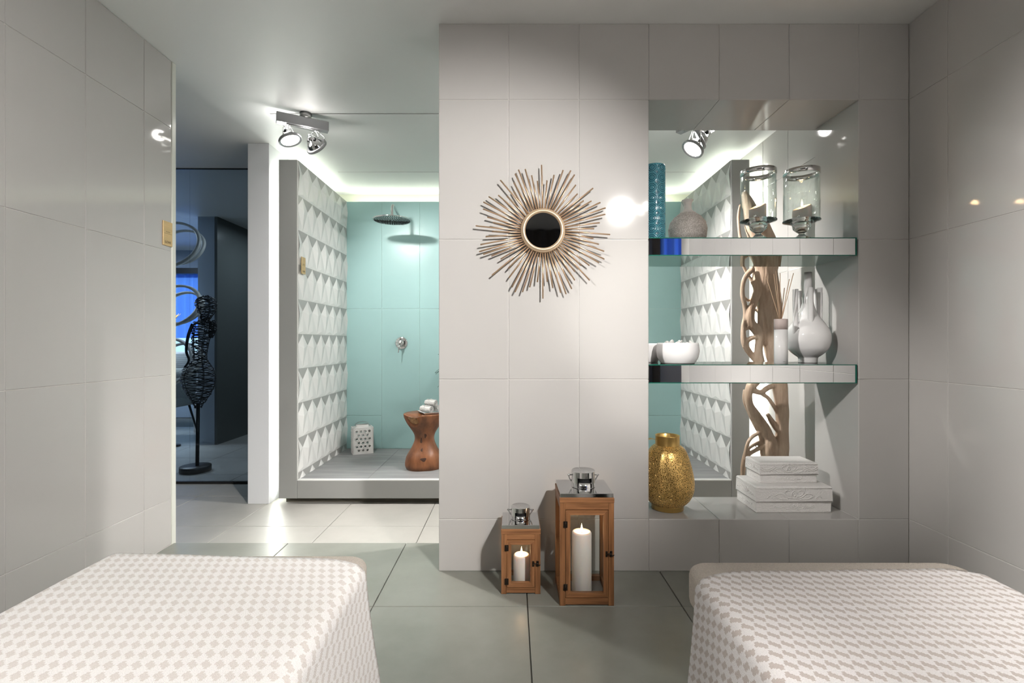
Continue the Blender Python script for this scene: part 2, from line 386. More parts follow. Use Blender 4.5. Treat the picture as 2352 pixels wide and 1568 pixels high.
# shower box -------------------------------------------------------
SX0, SX1, SY0, SY1, SZ0, SZ1 = -1.472, 1.505, 3.33, 4.32, .039, 2.235
def clip(poly, axis, lim, keep_less):
    out = []
    for i in range(len(poly)):
        a, b = poly[i], poly[(i + 1) % len(poly)]
        ina = (a[axis] <= lim) if keep_less else (a[axis] >= lim); inb = (b[axis] <= lim) if keep_less else (b[axis] >= lim)
        if ina: out.append(a)
        if ina != inb:
            t = (lim - a[axis]) / (b[axis] - a[axis]); out.append(tuple(p + (q - p) * t for p, q in zip(a, b)))
    return out
def clip_all(poly):
    for ax, lim, less in ((0, SY0 + .012, False), (0, SY1 - .002, True), (1, SZ0, False), (1, SZ1, True)):
        if len(poly) < 3: return []
        poly = clip(poly, ax, lim, less)
    return poly if len(poly) >= 3 else []
def relief_wall(name, X, s, label):                       # s = +1: face looks to +x
    mb = MB(); xo = X - s * .126
    mb.box(min(X, xo), max(X, xo), SY0 + .004, SY1, FL + .04, SZ1)
    wl_ = struct(name, mb, KITE, label, 'wall')
    pitch = .2387; W = .1650
    def piece(polys, mat, nm):
        m_ = MB()
        for pl in polys:
            pl = clip_all(pl)
            if pl: m_.add([(X + s * (d + .0005), y, z) for y, z, d in pl], [tuple(range(len(pl)))])
        if m_.f: 
            me = bpy.data.meshes.new(nm); me.from_pydata(m_.v, [], m_.f); me.materials.append(mat); me.update()
            link(nm, me, wl_)
    for row in range(10):
        zt = SZ1 - row * pitch; zb = zt - pitch; zm = zt - pitch * .33
        off = .5 * W if row % 2 == 0 else 0
        if row % 2 == 0: off = 0
        else: off = W / 2
        for k in range(-1, 8):
            yc = SY0 + .0 + k * W + off                   # kite axis
            H = .0115
            T, L, R, B = (yc, zt, 0), (yc - W / 2, zm, 0), (yc + W / 2, zm, 0), (yc, zb, 0)
            Pk = (yc, zt - pitch * .42, H)
            piece([[T, L, Pk], [T, Pk, R], [L, B, Pk], [Pk, B, R]], KITE, 'tile')
            # grey hanging triangle between two kites, slightly recessed at its upper edge
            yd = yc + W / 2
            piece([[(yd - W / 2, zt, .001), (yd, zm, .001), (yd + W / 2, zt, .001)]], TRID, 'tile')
            # low triangle standing on the lower joint
            Q = (yd, zb + pitch * .10, .004)
            a, b_, c_ = (yd - W / 2, zb, 0), (yd + W / 2, zb, 0), (yd, zm, 0)
            piece([[a, b_, Q], [b_, c_, Q], [c_, a, Q]], KITE, 'tile')
    return wl_
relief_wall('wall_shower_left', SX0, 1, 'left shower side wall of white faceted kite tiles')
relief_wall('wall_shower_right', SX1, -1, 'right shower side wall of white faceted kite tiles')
mb = MB(); mb.box(SX0, SX1, SY1, SY1 + .1, FL + .04, SZ1)
wt = struct('wall_shower_back', mb, TEALG, 'aqua glass tiled back wall of the shower', 'wall')
tx = [SX0, -1.158, -.821, -.484, -.147, .190, .527, .864, 1.201, SX1]
for i in range(len(tx) - 1):
    zz = [SZ0, .333, 1.282, SZ1] if i in (0, 2, 4, 6, 8) else [SZ0, 1.282, SZ1]
    if i in (2,): zz = [SZ0, 1.282, SZ1]
    tiles(wt, (0, SY1, 0), (1, 0, 0), (0, 0, 1), [tx[i], tx[i + 1]], zz, TEAL, t=.003, gap=.003)
mb = MB(); mb.box(SX0 - .12, SX1 + .12, SY0 + .03, SY1, FL + .04, SZ0 - .006)
fs_ = struct('floor_shower', mb, pm('shower_grout', (.2, .2, .2), .8), 'raised shower floor of grey wood-look boards', 'floor')
tiles(fs_, (0, 0, SZ0 - .006), (1, 0, 0), (0, 1, 0), [SX0, -1.0, .2, 1.2, SX1], [SY0 + .03, SY0 + .26, SY0 + .495, SY0 + .73, SY1 - .001], SHF, t=.006, gap=.0012, name='board', jit=.0001)
for nm, x0, x1, lb in (('trim_4', SX0 - .126, SX0 - .002, 'left grey satin post framing the shower'), ('trim_5', SX1 + .002, SX1 + .120, 'right grey satin post framing the shower')):
    mb = MB(); mb.bbox(x0, x1, SY0 - .004, SY0 + .006, FL + .041, SZ1, .0015); struct(nm, mb, GREYM, lb, 'post')
mb = MB(); mb.bbox(SX0 - .0, SX1, SY0 - .003, SY0 + .03, FL + .041, SZ0 - .004, .0015)
struct('trim_6', mb, GREYM, 'grey satin front panel of the raised shower tray', 'panel')
mb = MB(); mb.box(SX0 - .0, SX1, SY0 - .003, SY0 + .03, SZ0 - .004, SZ0 + .002)
struct('trim_7', mb, pm('white_edge', (.75, .75, .73), .4), 'thin white edging along the shower tray', 'edging')
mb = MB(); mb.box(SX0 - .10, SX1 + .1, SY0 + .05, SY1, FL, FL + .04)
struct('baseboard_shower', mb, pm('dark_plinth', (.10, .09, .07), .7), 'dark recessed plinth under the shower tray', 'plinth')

# led strips -------------------------------------------------------
def led(name, x0, x1, y0, y1, z0, z1, label, mat=None):
    mb = MB(); mb.box(x0, x1, y0, y1, z0, z1); return mb.build(name, mat or LEDM, label=label, cat='light strip')
led('led_strip', SX0 - .115, SX0 - .095, SY0 + .15, SY1 + .05, SZ1 + .001, SZ1 + .008, 'glowing light strip on top of the left shower wall')
led('led_strip', SX1 + .085, SX1 + .105, SY0 + .15, SY1 + .05, SZ1 + .001, SZ1 + .008, 'glowing light strip on top of the right shower wall')
led('led_strip', SX0, SX1, SY1 + .07, SY1 + .09, SZ1 + .001, SZ1 + .008, 'glowing light strip on top of the aqua shower wall')
led('led_strip', -1.668, -1.661, SY0 + .07, SY0 + .10, FL + .05, SZ1 - .01, 'vertical glowing light strip in the gap beside the white pillar', LEDV)
led('led_strip', SX1 + .1265, SX1 + .132, SY0 + .05, SY0 + .075, FL + .05, SZ1 - .01, 'vertical glowing light strip in the gap behind the driftwood', LEDW)

# room behind the dark glass ---------------------------------------
GY = 3.82
for a, b, lb in ((-3.6, (436 - 1176) / F * GY - .002, 'left smoked glass partition pane before the ring screen'), ((436 - 1176) / F * GY + .002, -1.816, 'right smoked glass partition pane before the wire figure')):
    mb = MB(); mb.box(a, b, GY - .004, GY + .004, FL, HC); mb.build('window_1' if a < -3 else 'window_2', TINT, label=lb, cat='glass', kind='structure')
mb = MB(); mb.box(-3.6, -1.816, GY - .008, GY + .008, HC - .007, HC); mb.box(-3.6, -1.816, GY - .01, GY + .01, FL, FL + .018)
struct('trim_8', mb, BLACK, 'black rails holding the smoked glass partition', 'rail')
mb = MB(); mb.box(-4.2, -3.6, 2.2, 3.84, FL, HC); struct('wall_corridor', mb, DARKT, 'dark end wall of the corridor', 'wall')
mb = MB(); mb.box(-4.2, XL - .12, 2.0, 2.3, FL, HC); struct('wall_corridor_front', mb, DARKT, 'dark near wall of the corridor', 'wall')
mb = MB(); mb.box(-3.41, -3.23, 5.27, 5.5, FL, HC); struct('wall_lounge_pillar', mb, PGREY, 'pale blue grey pillar beyond the smoked glass', 'wall')
mb = MB(); mb.box(-3.2299, -3.20, 5.271, 8.0, FL, HC); mb.box(-3.20, -1.6, 7.9, 8.0, FL, HC)
struct('wall_lounge_right', mb, DARKT, 'dark wall running away beyond the smoked glass', 'wall')
mb = MB(); mb.box(-1.7, -1.6, 4.6, 8.0, FL, HC); struct('wall_lounge_side', mb, DARKT, 'dark side wall of the lounge', 'wall')
mb = MB(); mb.box(-6.1, -3.41, 7.2, 7.3, FL, .45); mb.box(-6.1, -3.41, 7.2, 7.3, 1.95, HC); mb.box(-3.6, -3.41, 7.2, 7.3, .45, 1.95); mb.box(-6.1, -5.6, 7.2, 7.3, .45, 1.95)
struct('wall_lounge_far', mb, PGREY, 'far lounge wall around the bright window', 'wall')
mb = MB(); mb.box(-6.2, -6.1, 2.2, 8.0, FL, HC); struct('wall_lounge_left', mb, PGREY, 'left lounge wall', 'wall')
mb = MB(); mb.box(-5.6, -3.6, 7.27, 7.28, .45, 1.95)
mb.build('window_3', emis('window_daylight', (.55, .78, 1.0), 3.2), label='bright daylight window far behind the smoked glass', cat='window', kind='structure')
ld = bpy.data.lights.new('lounge_fill', 'AREA'); ld.energy = 100; ld.size = 1.2; ld.color = (.82, .9, 1)  # added unseen area light, brightens the room behind the glass
lo = bpy.data.objects.new('lounge_fill', ld); col.objects.link(lo); lo.location = (-4.6, 5.6, HC - .06)
ld = bpy.data.lights.new('passage_fill', 'AREA'); ld.energy = 22; ld.size = .8; ld.color = (.9, .95, 1)  # second added fill, lifts the dark wall beyond the glass
lo = bpy.data.objects.new('passage_fill', ld); col.objects.link(lo); lo.location = (-2.4, 5.6, HC - .06)
# sheer blue curtain over the window
def curtain(name, x0, x1, y, z0, z1, mat, label, amp=.03, lam=.09, n=160):
    vs = []; 
    for i in range(n + 1):
        x = x0 + (x1 - x0) * i / n; yy = y + amp * math.sin(2 * PI * x / lam + math.sin(x * 7)) ; vs += [(x, yy, z0), (x, yy, z1)]
    mb = MB(); mb.add(vs, [(2 * i, 2 * i + 2, 2 * i + 3, 2 * i + 1) for i in range(n)], True)
    return mb.build(name, mat, label=label, cat='curtain')
def sheer():
    m = bpy.data.materials.new('blue_sheer'); m.use_nodes = True; nt = m.node_tree; nt.nodes.clear()
    t = nt.nodes.new('ShaderNodeBsdfTransparent'); t.inputs[0].default_value = (.25, .42, .8, 1)
    d = nt.nodes.new('ShaderNodeBsdfTranslucent'); d.inputs[0].default_value = (.12, .25, .8, 1)
    mx = nt.nodes.new('ShaderNodeMixShader'); mx.inputs[0].default_value = .6; o = nt.nodes.new('ShaderNodeOutputMaterial')
    nt.links.new(t.outputs[0], mx.inputs[1]); nt.links.new(d.outputs[0], mx.inputs[2]); nt.links.new(mx.outputs[0], o.inputs[0]); return m
SHEER = sheer()
curtain('curtain', -5.8, -3.45, 7.1, 1.05, 1.98, SHEER, 'blue sheer curtain before the far window', lam=.11, n=220)
mb = MB(); mb.box(-5.9, -3.42, 7.0, 7.16, 1.98, 2.06); mb.build('curtain_box', BLACK, label='black curtain box above the far window', cat='curtain rail')

# behind the camera: dark curtains, blue lit curtain seen in the mirrored shelf
mb = MB(); mb.box(XL - .12, 3.2, -2.1, -2.0, -.13, HC); struct('wall_front', mb, BAY, 'dark wall behind the camera', 'wall')
mb = MB(); mb.box(3.1, 3.2, -2.0, -.6, -.13, HC); mb.box(XR + .12, 3.2, -.72, -.62, -.13, HC); struct('wall_side_bay', mb, BAY, 'dark side bay behind the right wall', 'wall')
curtain('curtain', XL, 1.80, -1.75, 0.01, HC - .01, CURT, 'dark brown curtain reflected in the round mirror', lam=.16, n=240)
curtain('curtain', 1.81, 3.0, -1.75, 1.2, HC - .01, BLUEC, 'blue curtain reflected in the mirrored shelf', lam=.14, n=140)

bl = bpy.data.lights.new('bay_fill', 'AREA'); bl.energy = 9; bl.size = .4; bl.color = (.6, .75, 1)  # added unseen area light that brings out the blue curtain's folds
bo = bpy.data.objects.new('bay_fill', bl); col.objects.link(bo); bo.location = (2.85, -1.0, 2.0); bo.rotation_euler = (math.radians(60), 0, math.radians(150))
# ------------------------------------------------------------------ spot lamps
def spot_light(name, loc, aim, power, size, blend, colr, parent=None, rad=.03):
    d = bpy.data.lights.new(name, 'SPOT'); d.energy = power; d.spot_size = math.radians(size); d.spot_blend = blend; d.color = colr; d.shadow_soft_size = rad
    o = bpy.data.objects.new(name, d); col.objects.link(o); o.location = loc
    o.rotation_euler = (Vector(aim) - Vector(loc)).to_track_quat('-Z', 'Y').to_euler()
    return o
def lamp_head(parent, c, d, top, power, size, blend=.75, spill=2.2, colr=(1, .965, .925)):
    """reflector with ring, glowing face, back cap, bent yoke up to the bar; c = face centre, d = aim direction, top = hanging point"""
    d = Vector(d).normalized(); R = rot_to(d); c = Vector(c); top = Vector(top)
    h = empty_child('lamp_head', parent)
    mb = MB(); mb.lathe([(.050, -.004), (.062, -.006), (.066, 0), (.066, .010), (.060, .013), (.053, .008)], 40, c, R)
    mb.build('ring', LAMPGREY, h)
    mb = MB(); mb.lathe([(.053, .004), (.046, -.016), (.032, -.034), (.017, -.042), (.012, -.055), (.012, -.066), (.001, -.067)], 32, c, R)
    mb.build('reflector', pm('faceted_reflector', (.75, .75, .75), .12, 1), h)
    mb = MB(); mb.disc(.052, 32, c + d * .006, R); mb.build('face', LAMPF, h)
    side = d.cross(Vector((0, 0, 1)))
    side = side.normalized() if side.length > .1 else Vector((1, 0, 0))
    up = (top - c); 
    a = c + side * .066; b = c - side * .066
    mid = top - up.normalized() * .012
    pts = [a, a + up * .45, mid + side * .02, mid - side * .02, b + up * .45, b]
    mb = MB(); mb.tube(pts, .0028, 6); mb.tube([mid, top + Vector((0, 0, .012))], .005, 8)
    mb.build('yoke', CHROME, h)
    for s_ in (-1, 1):
        q = c - d * .045 + side * s_ * .022; mb = MB(); mb.bbox(q.x - .008, q.x + .008, q.y - .008, q.y + .008, q.z - .009, q.z + .009, .002); mb.build('clip', BLACK, h)
    mb = MB(); mb.tube(smooth_path([c - d * .06, c - d * .085 + side * .015, (c + top) / 2 + side * .02, top]), .003, 6); mb.build('cable', pm('white_sleeve', (.7, .7, .7), .5), h)
    pl = bpy.data.lights.new('spill_light', 'POINT'); pl.energy = spill; pl.color = colr; pl.shadow_soft_size = .03
    po = bpy.data.objects.new('spill_light', pl); col.objects.link(po); po.location = c - d * .075; po.parent = h
    L = spot_light('spot_light', c + d * .012, c + d, power, size, blend, colr, rad=.045); L.parent = h
    return h
def empty_child(name, parent):
    o = bpy.data.objects.new(name, None); col.objects.link(o); o.parent = parent; o.empty_display_size = .03; return o
def spot_unit(a, b, z0, z1, mount, heads, label, spill=1.5):
    """bar between two plan points a,b"""
    t = empty('ceiling_spotlight', (0, 0, 0), label, 'spotlight', 'twin spotlights on the ceiling tracks')
    a = Vector((*a, 0)); b = Vector((*b, 0)); u = (b - a).normalized(); n = Vector((-u.y, u.x, 0)) * .024; L = (b - a).length
    bm = MB(); bm.bbox(-L / 2, L / 2, -.024, .024, z0, z1, .002)
    ang = math.atan2(u.y, u.x); c = (a + b) / 2
    o = bm.build('bar', LAMPGREY, t, loc=(c.x, c.y, 0)); o.rotation_euler[2] = ang
    bm = MB(); bm.bbox(-.09, .09, -.012, .012, z0 - .006, z0, .001); o = bm.build('trim_plate', STEEL, t, loc=(c.x, c.y, 0)); o.rotation_euler[2] = ang
    bm = MB(); bm.lathe([(.001, z1), (.034, z1), (.034, HC - .001), (.001, HC - .001)], 24, (mount[0], mount[1], 0)); bm.build('mount', STEEL, t)
    for (p, d, q, pw, sz) in heads: lamp_head(t, p, d, (q[0], q[1], z0), pw, sz, spill=spill)
    return t
WARM = (1, .95, .88)
spot_unit((-1.37, 2.82), (-1.12, 2.96), 2.262, 2.318, (-1.232, 2.90),
          [((-1.308, 2.86, 2.178), (.42, -.05, -1), (-1.31, 2.853), 250, 74), ((-1.19, 2.95, 2.175), (.55, 1.37, -.95), (-1.185, 2.924), 110, 84)],
          'twin grey ceiling spotlight in front of the shower at left')
spot_unit((1.02, 2.98), (1.17, 2.74), 2.262, 2.318, (1.10, 2.88),
          [((1.045, 2.80, 2.10), (-.62, -.13, -.85), (1.08, 2.86), 260, 74), ((1.10, 2.84, 2.175), (-2.3, .95, -1.25), (1.12, 2.82), 110, 72)],
          'twin grey ceiling spotlight seen through the wall opening')
spot_unit((-.02, 2.84), (.26, 2.96), 2.262, 2.318, (.12, 2.904),  # added hidden unit, brightens the driftwood and the shower walls
          [((.06, 2.87, 2.178), (.55, 1.4, -.95), (.05, 2.87), 90, 84), ((.21, 2.93, 2.175), (1.3, .12, -1.0), (.20, 2.935), 230, 76)],
          'unseen twin ceiling spotlight added behind the back wall to light the driftwood')
def aim(p, q): return tuple(b - a for a, b in zip(p, q))
R1, R2, L1, L2, L3, L4 = (1.0, -.22, 2.18), (1.16, -.22, 2.18), (-1.0, -.22, 2.18), (-1.15, -.22, 2.18), (-1.28, .42, 2.18), (-1.28, .22, 2.18)
spot_unit((.94, -.30), (1.22, -.22), 2.262, 2.318, (1.08, -.26),
          [(R1, aim(R1, (-.24, 2.08, 1.06)), (1.0, -.26), 430, 55), (R2, aim(R2, (-1.35, .5, .55)), (1.15, -.24), 400, 88)],
          'twin grey ceiling spotlight behind the camera over the right bed', spill=4.5)
spot_unit((-1.22, -.22), (-.94, -.30), 2.262, 2.318, (-1.08, -.26),
          [(L1, aim(L1, (1.7, .4, 1.15)), (-1.0, -.26), 860, 57), (L2, aim(L2, (1.0, .62, .42)), (-1.15, -.24), 230, 32)],
          'twin grey ceiling spotlight behind the camera over the left bed', spill=2.0)
spot_unit((-1.28, .16), (-1.28, .46), 2.262, 2.318, (-1.28, .32),  # added out of view, brightens the niche and the left bed
          [(L3, aim(L3, (1.15, 2.25, .78)), (-1.28, .42), 230, 24), (L4, aim(L4, (-.9, .5, .42)), (-1.28, .22), 40, 80)],
          'unseen twin ceiling spotlight added above the left bed to light the niche', spill=4.0)

# ------------------------------------------------------------------ massage beds with blankets
def rounded_slab(x0, x1, y0, y1, z0, z1, rc=.05, re=.022, nc=8):
    """slab with rounded plan corners and rounded upper and lower edges"""
    def ring(off, z):
        pts = []
        for cx, cy, a0 in ((x1 - rc, y1 - rc, 0), (x0 + rc, y1 - rc, PI / 2), (x0 + rc, y0 + rc, PI), (x1 - rc, y0 + rc, 1.5 * PI)):
            for k in range(nc + 1):
                a = a0 + PI / 2 * k / nc; pts.append((cx + (rc - off) * math.cos(a), cy + (rc - off) * math.sin(a), z))
        return pts
    rings = []
    for k in range(5): a = PI / 2 * k / 4; rings.append(ring(re * (1 - math.sin(a)), z0 + re * (1 - math.cos(a))))
    for k in range(5): a = PI / 2 * k / 4; rings.append(ring(re * (1 - math.cos(a)), z1 - re * (1 - math.sin(a))))
    mb = MB(); n = len(rings[0]); vs = [p for r in rings for p in r]
    fs = [(i * n + k, i * n + (k + 1) % n, (i + 1) * n + (k + 1) % n, (i + 1) * n + k) for i in range(len(rings) - 1) for k in range(n)]
    mb.add(vs, fs, True); mb.add(rings[0], [tuple(reversed(range(n)))]); mb.add(rings[-1], [tuple(range(n))])
    return mb, ring
BZ = .42
def bed(x0, x1, yb, label):
    t = empty('massage_bed', ((x0 + x1) / 2, .3, 0), label, 'bed', 'massage beds')
    loc = Vector(t.location)
    def bb(m, nm, mat):
        m.v = [tuple(Vector(p) - loc) for p in m.v]; return m.build(nm, mat, t)
    m, ring = rounded_slab(x0, x1, -.72, yb, BZ - .095, BZ, .055, .02); bb(m, 'mattress', LINEN)
    m = MB(); m.tube(ring(.004, BZ - .014), .0028, 6, closed=True); m.tube(ring(.004, BZ - .083), .0028, 6, closed=True); bb(m, 'piping', LINEN)
    m, _ = rounded_slab(x0 + .025, x1 - .025, -.68, yb - .02, BZ - .15, BZ - .096, .03, .008); bb(m, 'frame', pm('white_lacquer', (.78, .78, .77), .3))
    for xx in (x0 + .07, x1 - .07):
        for yy in (-.6, yb - .09):
            m = MB(); m.lathe([(.001, 0.0), (.018, 0.0), (.020, .01), (.028, BZ - .16), (.028, BZ - .15), (.001, BZ - .15)], 20, (xx, yy, 0)); bb(m, 'leg', pm('white_lacquer', (.78, .78, .77), .3))
    return t
def blanket(x0, x1, yf, yb0, yb1, label, seed, mat, hem=.05, flare=.045):
    rng = random.Random(seed); ph = rng.random() * 6
    re = .030; drop = BZ - hem; n_v = 150
    prof = []                                               # (x, z, arc) across
    th = .006
    def side(sgn, x_edge):
        out = []
        for k in range(9):
            a = PI / 2 * k / 8; out.append((x_edge - sgn * re + sgn * re * math.sin(a), BZ + th - re + re * math.cos(a), re * a))
        for k in range(1, 22):
            t = k / 21; out.append((x_edge + sgn * .0001, BZ + th - re - (drop - re) * t, re * PI / 2 + (drop - re) * t, t))
        return out
    L = side(-1, x0 - .008); Rr = side(1, x1 + .008)
    pts = [(p[0], p[1], -p[2], p[3] if len(p) > 3 else 0, -1) for p in reversed(L)]
    w_ = (x1 - re + .008) - (x0 + re - .008)
    for k in range(1, 44):
        pts.append((x0 + re - .008 + w_ * k / 44, BZ + th, w_ * k / 44, 0, 0))
    pts += [(p[0], p[1], w_ + p[2], p[3] if len(p) > 3 else 0, 1) for p in Rr]
    mb = MB(); vs = []; uv = []; m = len(pts)
    for j in range(n_v + 1):
        t = j / n_v
        for (x, z, s, d, sg) in pts:
            fx_ = min(1, max(0, (x - x0) / (x1 - x0)))
            yb = yb0 + (yb1 - yb0) * fx_
            yb -= .030 * math.exp(-((min(x - x0, x1 - x) + .008) / .055) ** 2) if yb1 != 1.232 or sg >= 0 and fx_ > .5 else 0
            y = yf + (yb - yf) * t
            wob = math.sin(y * 9 + ph + sg) * .5 + math.sin(y * 23 + ph * 2) * .25
            xx = x + sg * (flare * d ** 1.3 + .012 * d * wob + .004 * d)
            zz = z + .0012 * noise.noise(Vector((x * 7, y * 7, seed))) * (1 - d)
            yy = y + .006 * noise.noise(Vector((x * 5, 3, seed))) * (1 if t > .98 else t)
            vs.append((xx, yy, zz)); uv.append((s, y))
    fs = [(j * m + i, j * m + i + 1, (j + 1) * m + i + 1, (j + 1) * m + i) for j in range(n_v) for i in range(m - 1)]
    mb.add(vs, fs, True); mb.uv = uv
    o = mb.build('blanket', mat, label=label, cat='blanket', group='houndstooth blankets on the beds')
    so = o.modifiers.new('thick', 'SOLIDIFY'); so.thickness = .004; so.offset = 1
    return o
bed(-1.055, -.372, 1.290, 'left low massage bed with pale linen mattress in front of the shower')
bed(.440, 1.135, 1.252, 'right low massage bed with beige linen mattress in front of the niche')
blanket(-1.055, -.372, -.62, 1.274, 1.232, 'houndstooth blanket draped over the left bed, strong light put into its colour', 3, HOUND_LIT)
blanket(.440, 1.135, -.62, 1.168, 1.185, 'cream and beige houndstooth blanket draped over the right bed', 11, HOUND, flare=.03)

# ------------------------------------------------------------------ sunburst mirror
def sunburst():
    t = empty('sunburst_mirror', (.1305, 2.075, 1.454), 'round mirror with long champagne gold sunburst rods on the back wall', 'mirror')
    s = 2.05 / F / 4.237
    tips = [(780,115),(832,268),(902,212),(990,168),(1065,168),(1100,212),(1115,308),(1130,398),(1283,340),(1190,465),(1267,465),(1352,482),(1405,532),(1400,597),(1348,677),(1292,737),(1450,793),(1285,833),(1340,888),(1390,958),(1393,1033),(1340,1070),(1247,1095),(1168,1098),(1250,1240),(1105,1158),(1105,1240),(1073,1325),(1020,1375),(967,1362),(890,1315),(835,1255),(793,1418),(738,1258),(663,1308),(593,1355),(520,1355),(490,1308),(460,1218),(455,1125),(295,1190),(380,1035),(290,1003),(210,988),(170,960),(183,893),(233,813),(295,765),(137,708),(305,678),(250,623),(210,545),(212,475),(265,425),(357,408),(440,418),(505,368),(378,265),(510,288),(522,203),(555,160),(620,158),(683,215),(738,272)]
    n = len(tips)
    for i, (x, y) in enumerate(tips):
        an = PI / 2 - 2 * PI * i / n
        p0 = Vector((math.cos(an) * .082, -.018 - .004 * (i % 2), math.sin(an) * .082))
        p1 = Vector(((x - 792) * s, -.018 - .004 * (i % 2), -(y - 757) * s))
        mb = MB(); mb.tube([p0, p1], .0031, 8); mb.build('rod', GOLDROD, t)
    R = Matrix.Rotation(PI / 2, 3, 'X')
    mb = MB(); mb.lathe([(.074, .030), (.078, .036), (.082, .038), (.086, .036), (.088, .031), (.091, .031), (.094, .026), (.094, .012), (.08, .010), (.074, .012), (.074, .030)], 64, axis=R)
    mb.build('frame', pm('pale_gold_frame', (.66, .50, .34), .38, .6), t)
    mb = MB(); mb.lathe([(.001, .027), (.077, .027), (.077, .002), (.001, .002)], 64, axis=R, smooth=False); mb.build('glass', DMIR, t)
sunburst()

# ------------------------------------------------------------------ candle lanterns
def flame_at(parent, x, y, z, s=1.0, power=.6):
    mb = MB(); mb.tube([(x, y, z - .002), (x + .001, y, z + .008)], .0011, 6); mb.build('wick', WICK, parent)
    mb = MB(); mb.lathe([(.0005, .003), (.0035, .008), (.0042, .014), (.003, .022), (.0012, .030), (.0003, .036)], 14, (x, y, z)); 
    mb.v = [(p[0], p[1], z + (p[2] - z) * s) for p in mb.v]; mb.build('flame', FLAME, parent)
    d = bpy.data.lights.new('candle_light', 'POINT'); d.energy = power; d.color = (1, .62, .32); d.shadow_soft_size = .012
    o = bpy.data.objects.new('candle_light', d); col.objects.link(o); o.location = (x, y, z + .02); o.parent = parent
def candle(loc, r, h, label, melt=False, power=.5):
    t = empty('candle', loc, label, 'candle')
    def fn(rr, z, a, j):
        return rr
    mb = MB(); n = 40
    prof = [(.001, 0), (r * .97, 0), (r, .004), (r, h - .006), (r - .003, h - .001), (r - .008, h), (r * .5, h - .006), (.001, h - .008)]
    if melt:
        mb.lathe(prof, n)
        mb.v = [(x, y, z + (z / h) ** 3 * (.018 * math.cos(math.atan2(y, x) - .4) * min(1, math.hypot(x, y) / r) - .004)) for x, y, z in mb.v]
    else: mb.lathe(prof, n)
    mb.build('wax', WAX, t)
    flame_at(t, 0, 0, h - .006, 1, power); return t
def lantern(x0, y0, w_, d_, hw, cap_r, cap_h, rail, label):
    """x0,y0 = front left foot; the door faces the camera"""
    t = empty('lantern', (x0 + w_ / 2, y0 + d_ / 2, 0), label, 'lantern', 'wooden candle lanterns on the floor')
    X = w_ / 2; Y = d_ / 2; p = .021
    for sx in (-1, 1):
        for sy in (-1, 1):
            mb = MB(); mb.bbox(min(sx * X, sx * (X - p)), max(sx * X, sx * (X - p)), min(sy * Y, sy * (Y - p)), max(sy * Y, sy * (Y - p)), 0, hw - .018, .001); mb.build('post', WOOD, t)
    # rails on four sides, bottom and top
    for sy in (-1, 1):
        for z0, z1 in ((.004, .004 + rail), (hw - .018 - rail, hw - .018)):
            a, b = sorted((sy * (Y - .001), sy * (Y - p + .002))); mb = MB(); mb.bbox(-X + p, X - p, a, b, z0, z1, .0008); mb.build('rail', WOODH, t)
    for sx in (-1, 1):
        for z0, z1 in ((.004, .004 + rail), (hw - .018 - rail, hw - .018)):
            a, b = sorted((sx * (X - .001), sx * (X - p + .002))); mb = MB(); mb.bbox(a, b, -Y + p, Y - p, z0, z1, .0008); mb.build('rail', WOOD, t)
    mb = MB(); mb.bbox(-X - .001, X + .001, -Y - .001, Y + .001, hw - .018, hw, .001); mb.build('top_board', WOODH, t)
    mb = MB(); mb.bbox(-X + p, X - p, -Y + p, Y - p, .006, .012, .001); mb.build('floor_plate', pm('grey_metal_plate', (.35, .35, .36), .3, .7), t)
    # door with mitred frame, glass, hinges, hook
    zd0, zd1 = .004 + rail + .002, hw - .018 - rail - .002; xd0, xd1 = -X + p + .0015, X - p - .0015; f = .017; yf0, yf1 = -Y - .002, -Y + .013
    door = empty_child('door', t)
    o_, i_ = (xd0, xd1, zd0, zd1), (xd0 + f, xd1 - f, zd0 + f, zd1 - f)
    P4 = lambda q: [(q[0], q[2]), (q[1], q[2]), (q[1], q[3]), (q[0], q[3])]
    A, B = P4(o_), P4(i_); g = .0004
    for k in range(4):
        poly = [A[k], A[(k + 1) % 4], B[(k + 1) % 4], B[k]]
        cx = sum(q[0] for q in poly) / 4; cz = sum(q[1] for q in poly) / 4
        poly = [(cx + (q[0] - cx) * (1 - g * 6), cz + (q[1] - cz) * (1 - g * 6)) for q in poly]
        mb = MB(); mb.prism(poly, 'xz', yf0, yf1); mb.build('stile' if k % 2 else 'door_rail', WOOD if k % 2 else WOODH, door)
    mb = MB(); mb.box(i_[0] - .002, i_[1] + .002, -Y + .004, -Y + .006, i_[2] - .002, i_[3] + .002); mb.build('door_pane', PANE, door)
    for zz in (zd0 + (zd1 - zd0) * .12, zd0 + (zd1 - zd0) * .84):
        mb = MB(); mb.bbox(xd0 - .009, xd0 + .006, yf0 - .002, yf0, zz - .012, zz + .012, .0006); mb.tube([(xd0 - .001, yf0 - .003, zz - .011), (xd0 - .001, yf0 - .003, zz + .011)], .002, 8); mb.build('hinge', BRONZE, t)
    zz = (zd0 + zd1) / 2
    mb = MB(); mb.bbox(xd1 - .010, xd1 - .002, yf0 - .002, yf0, zz - .011, zz + .011, .001); mb.bbox(xd1 + .006, xd1 + .016, -Y - .002, -Y, zz - .011, zz + .011, .001)
    mb.tube(smooth_path([(xd1 - .006, yf0 - .004, zz - .002), (xd1 - .001, yf0 - .010, zz + .005), (xd1 + .008, -Y - .010, zz + .002), (xd1 + .014, -Y - .008, zz - .004), (xd1 + .021, -Y - .01, zz + .0)]), .0022, 7)
    mb.lathe([(.0005, -.005), (.004, -.003), (.004, .003), (.0005, .005)], 10, (xd1 + .011, -Y - .006, zz)); mb.build('hook', BRONZE, t)
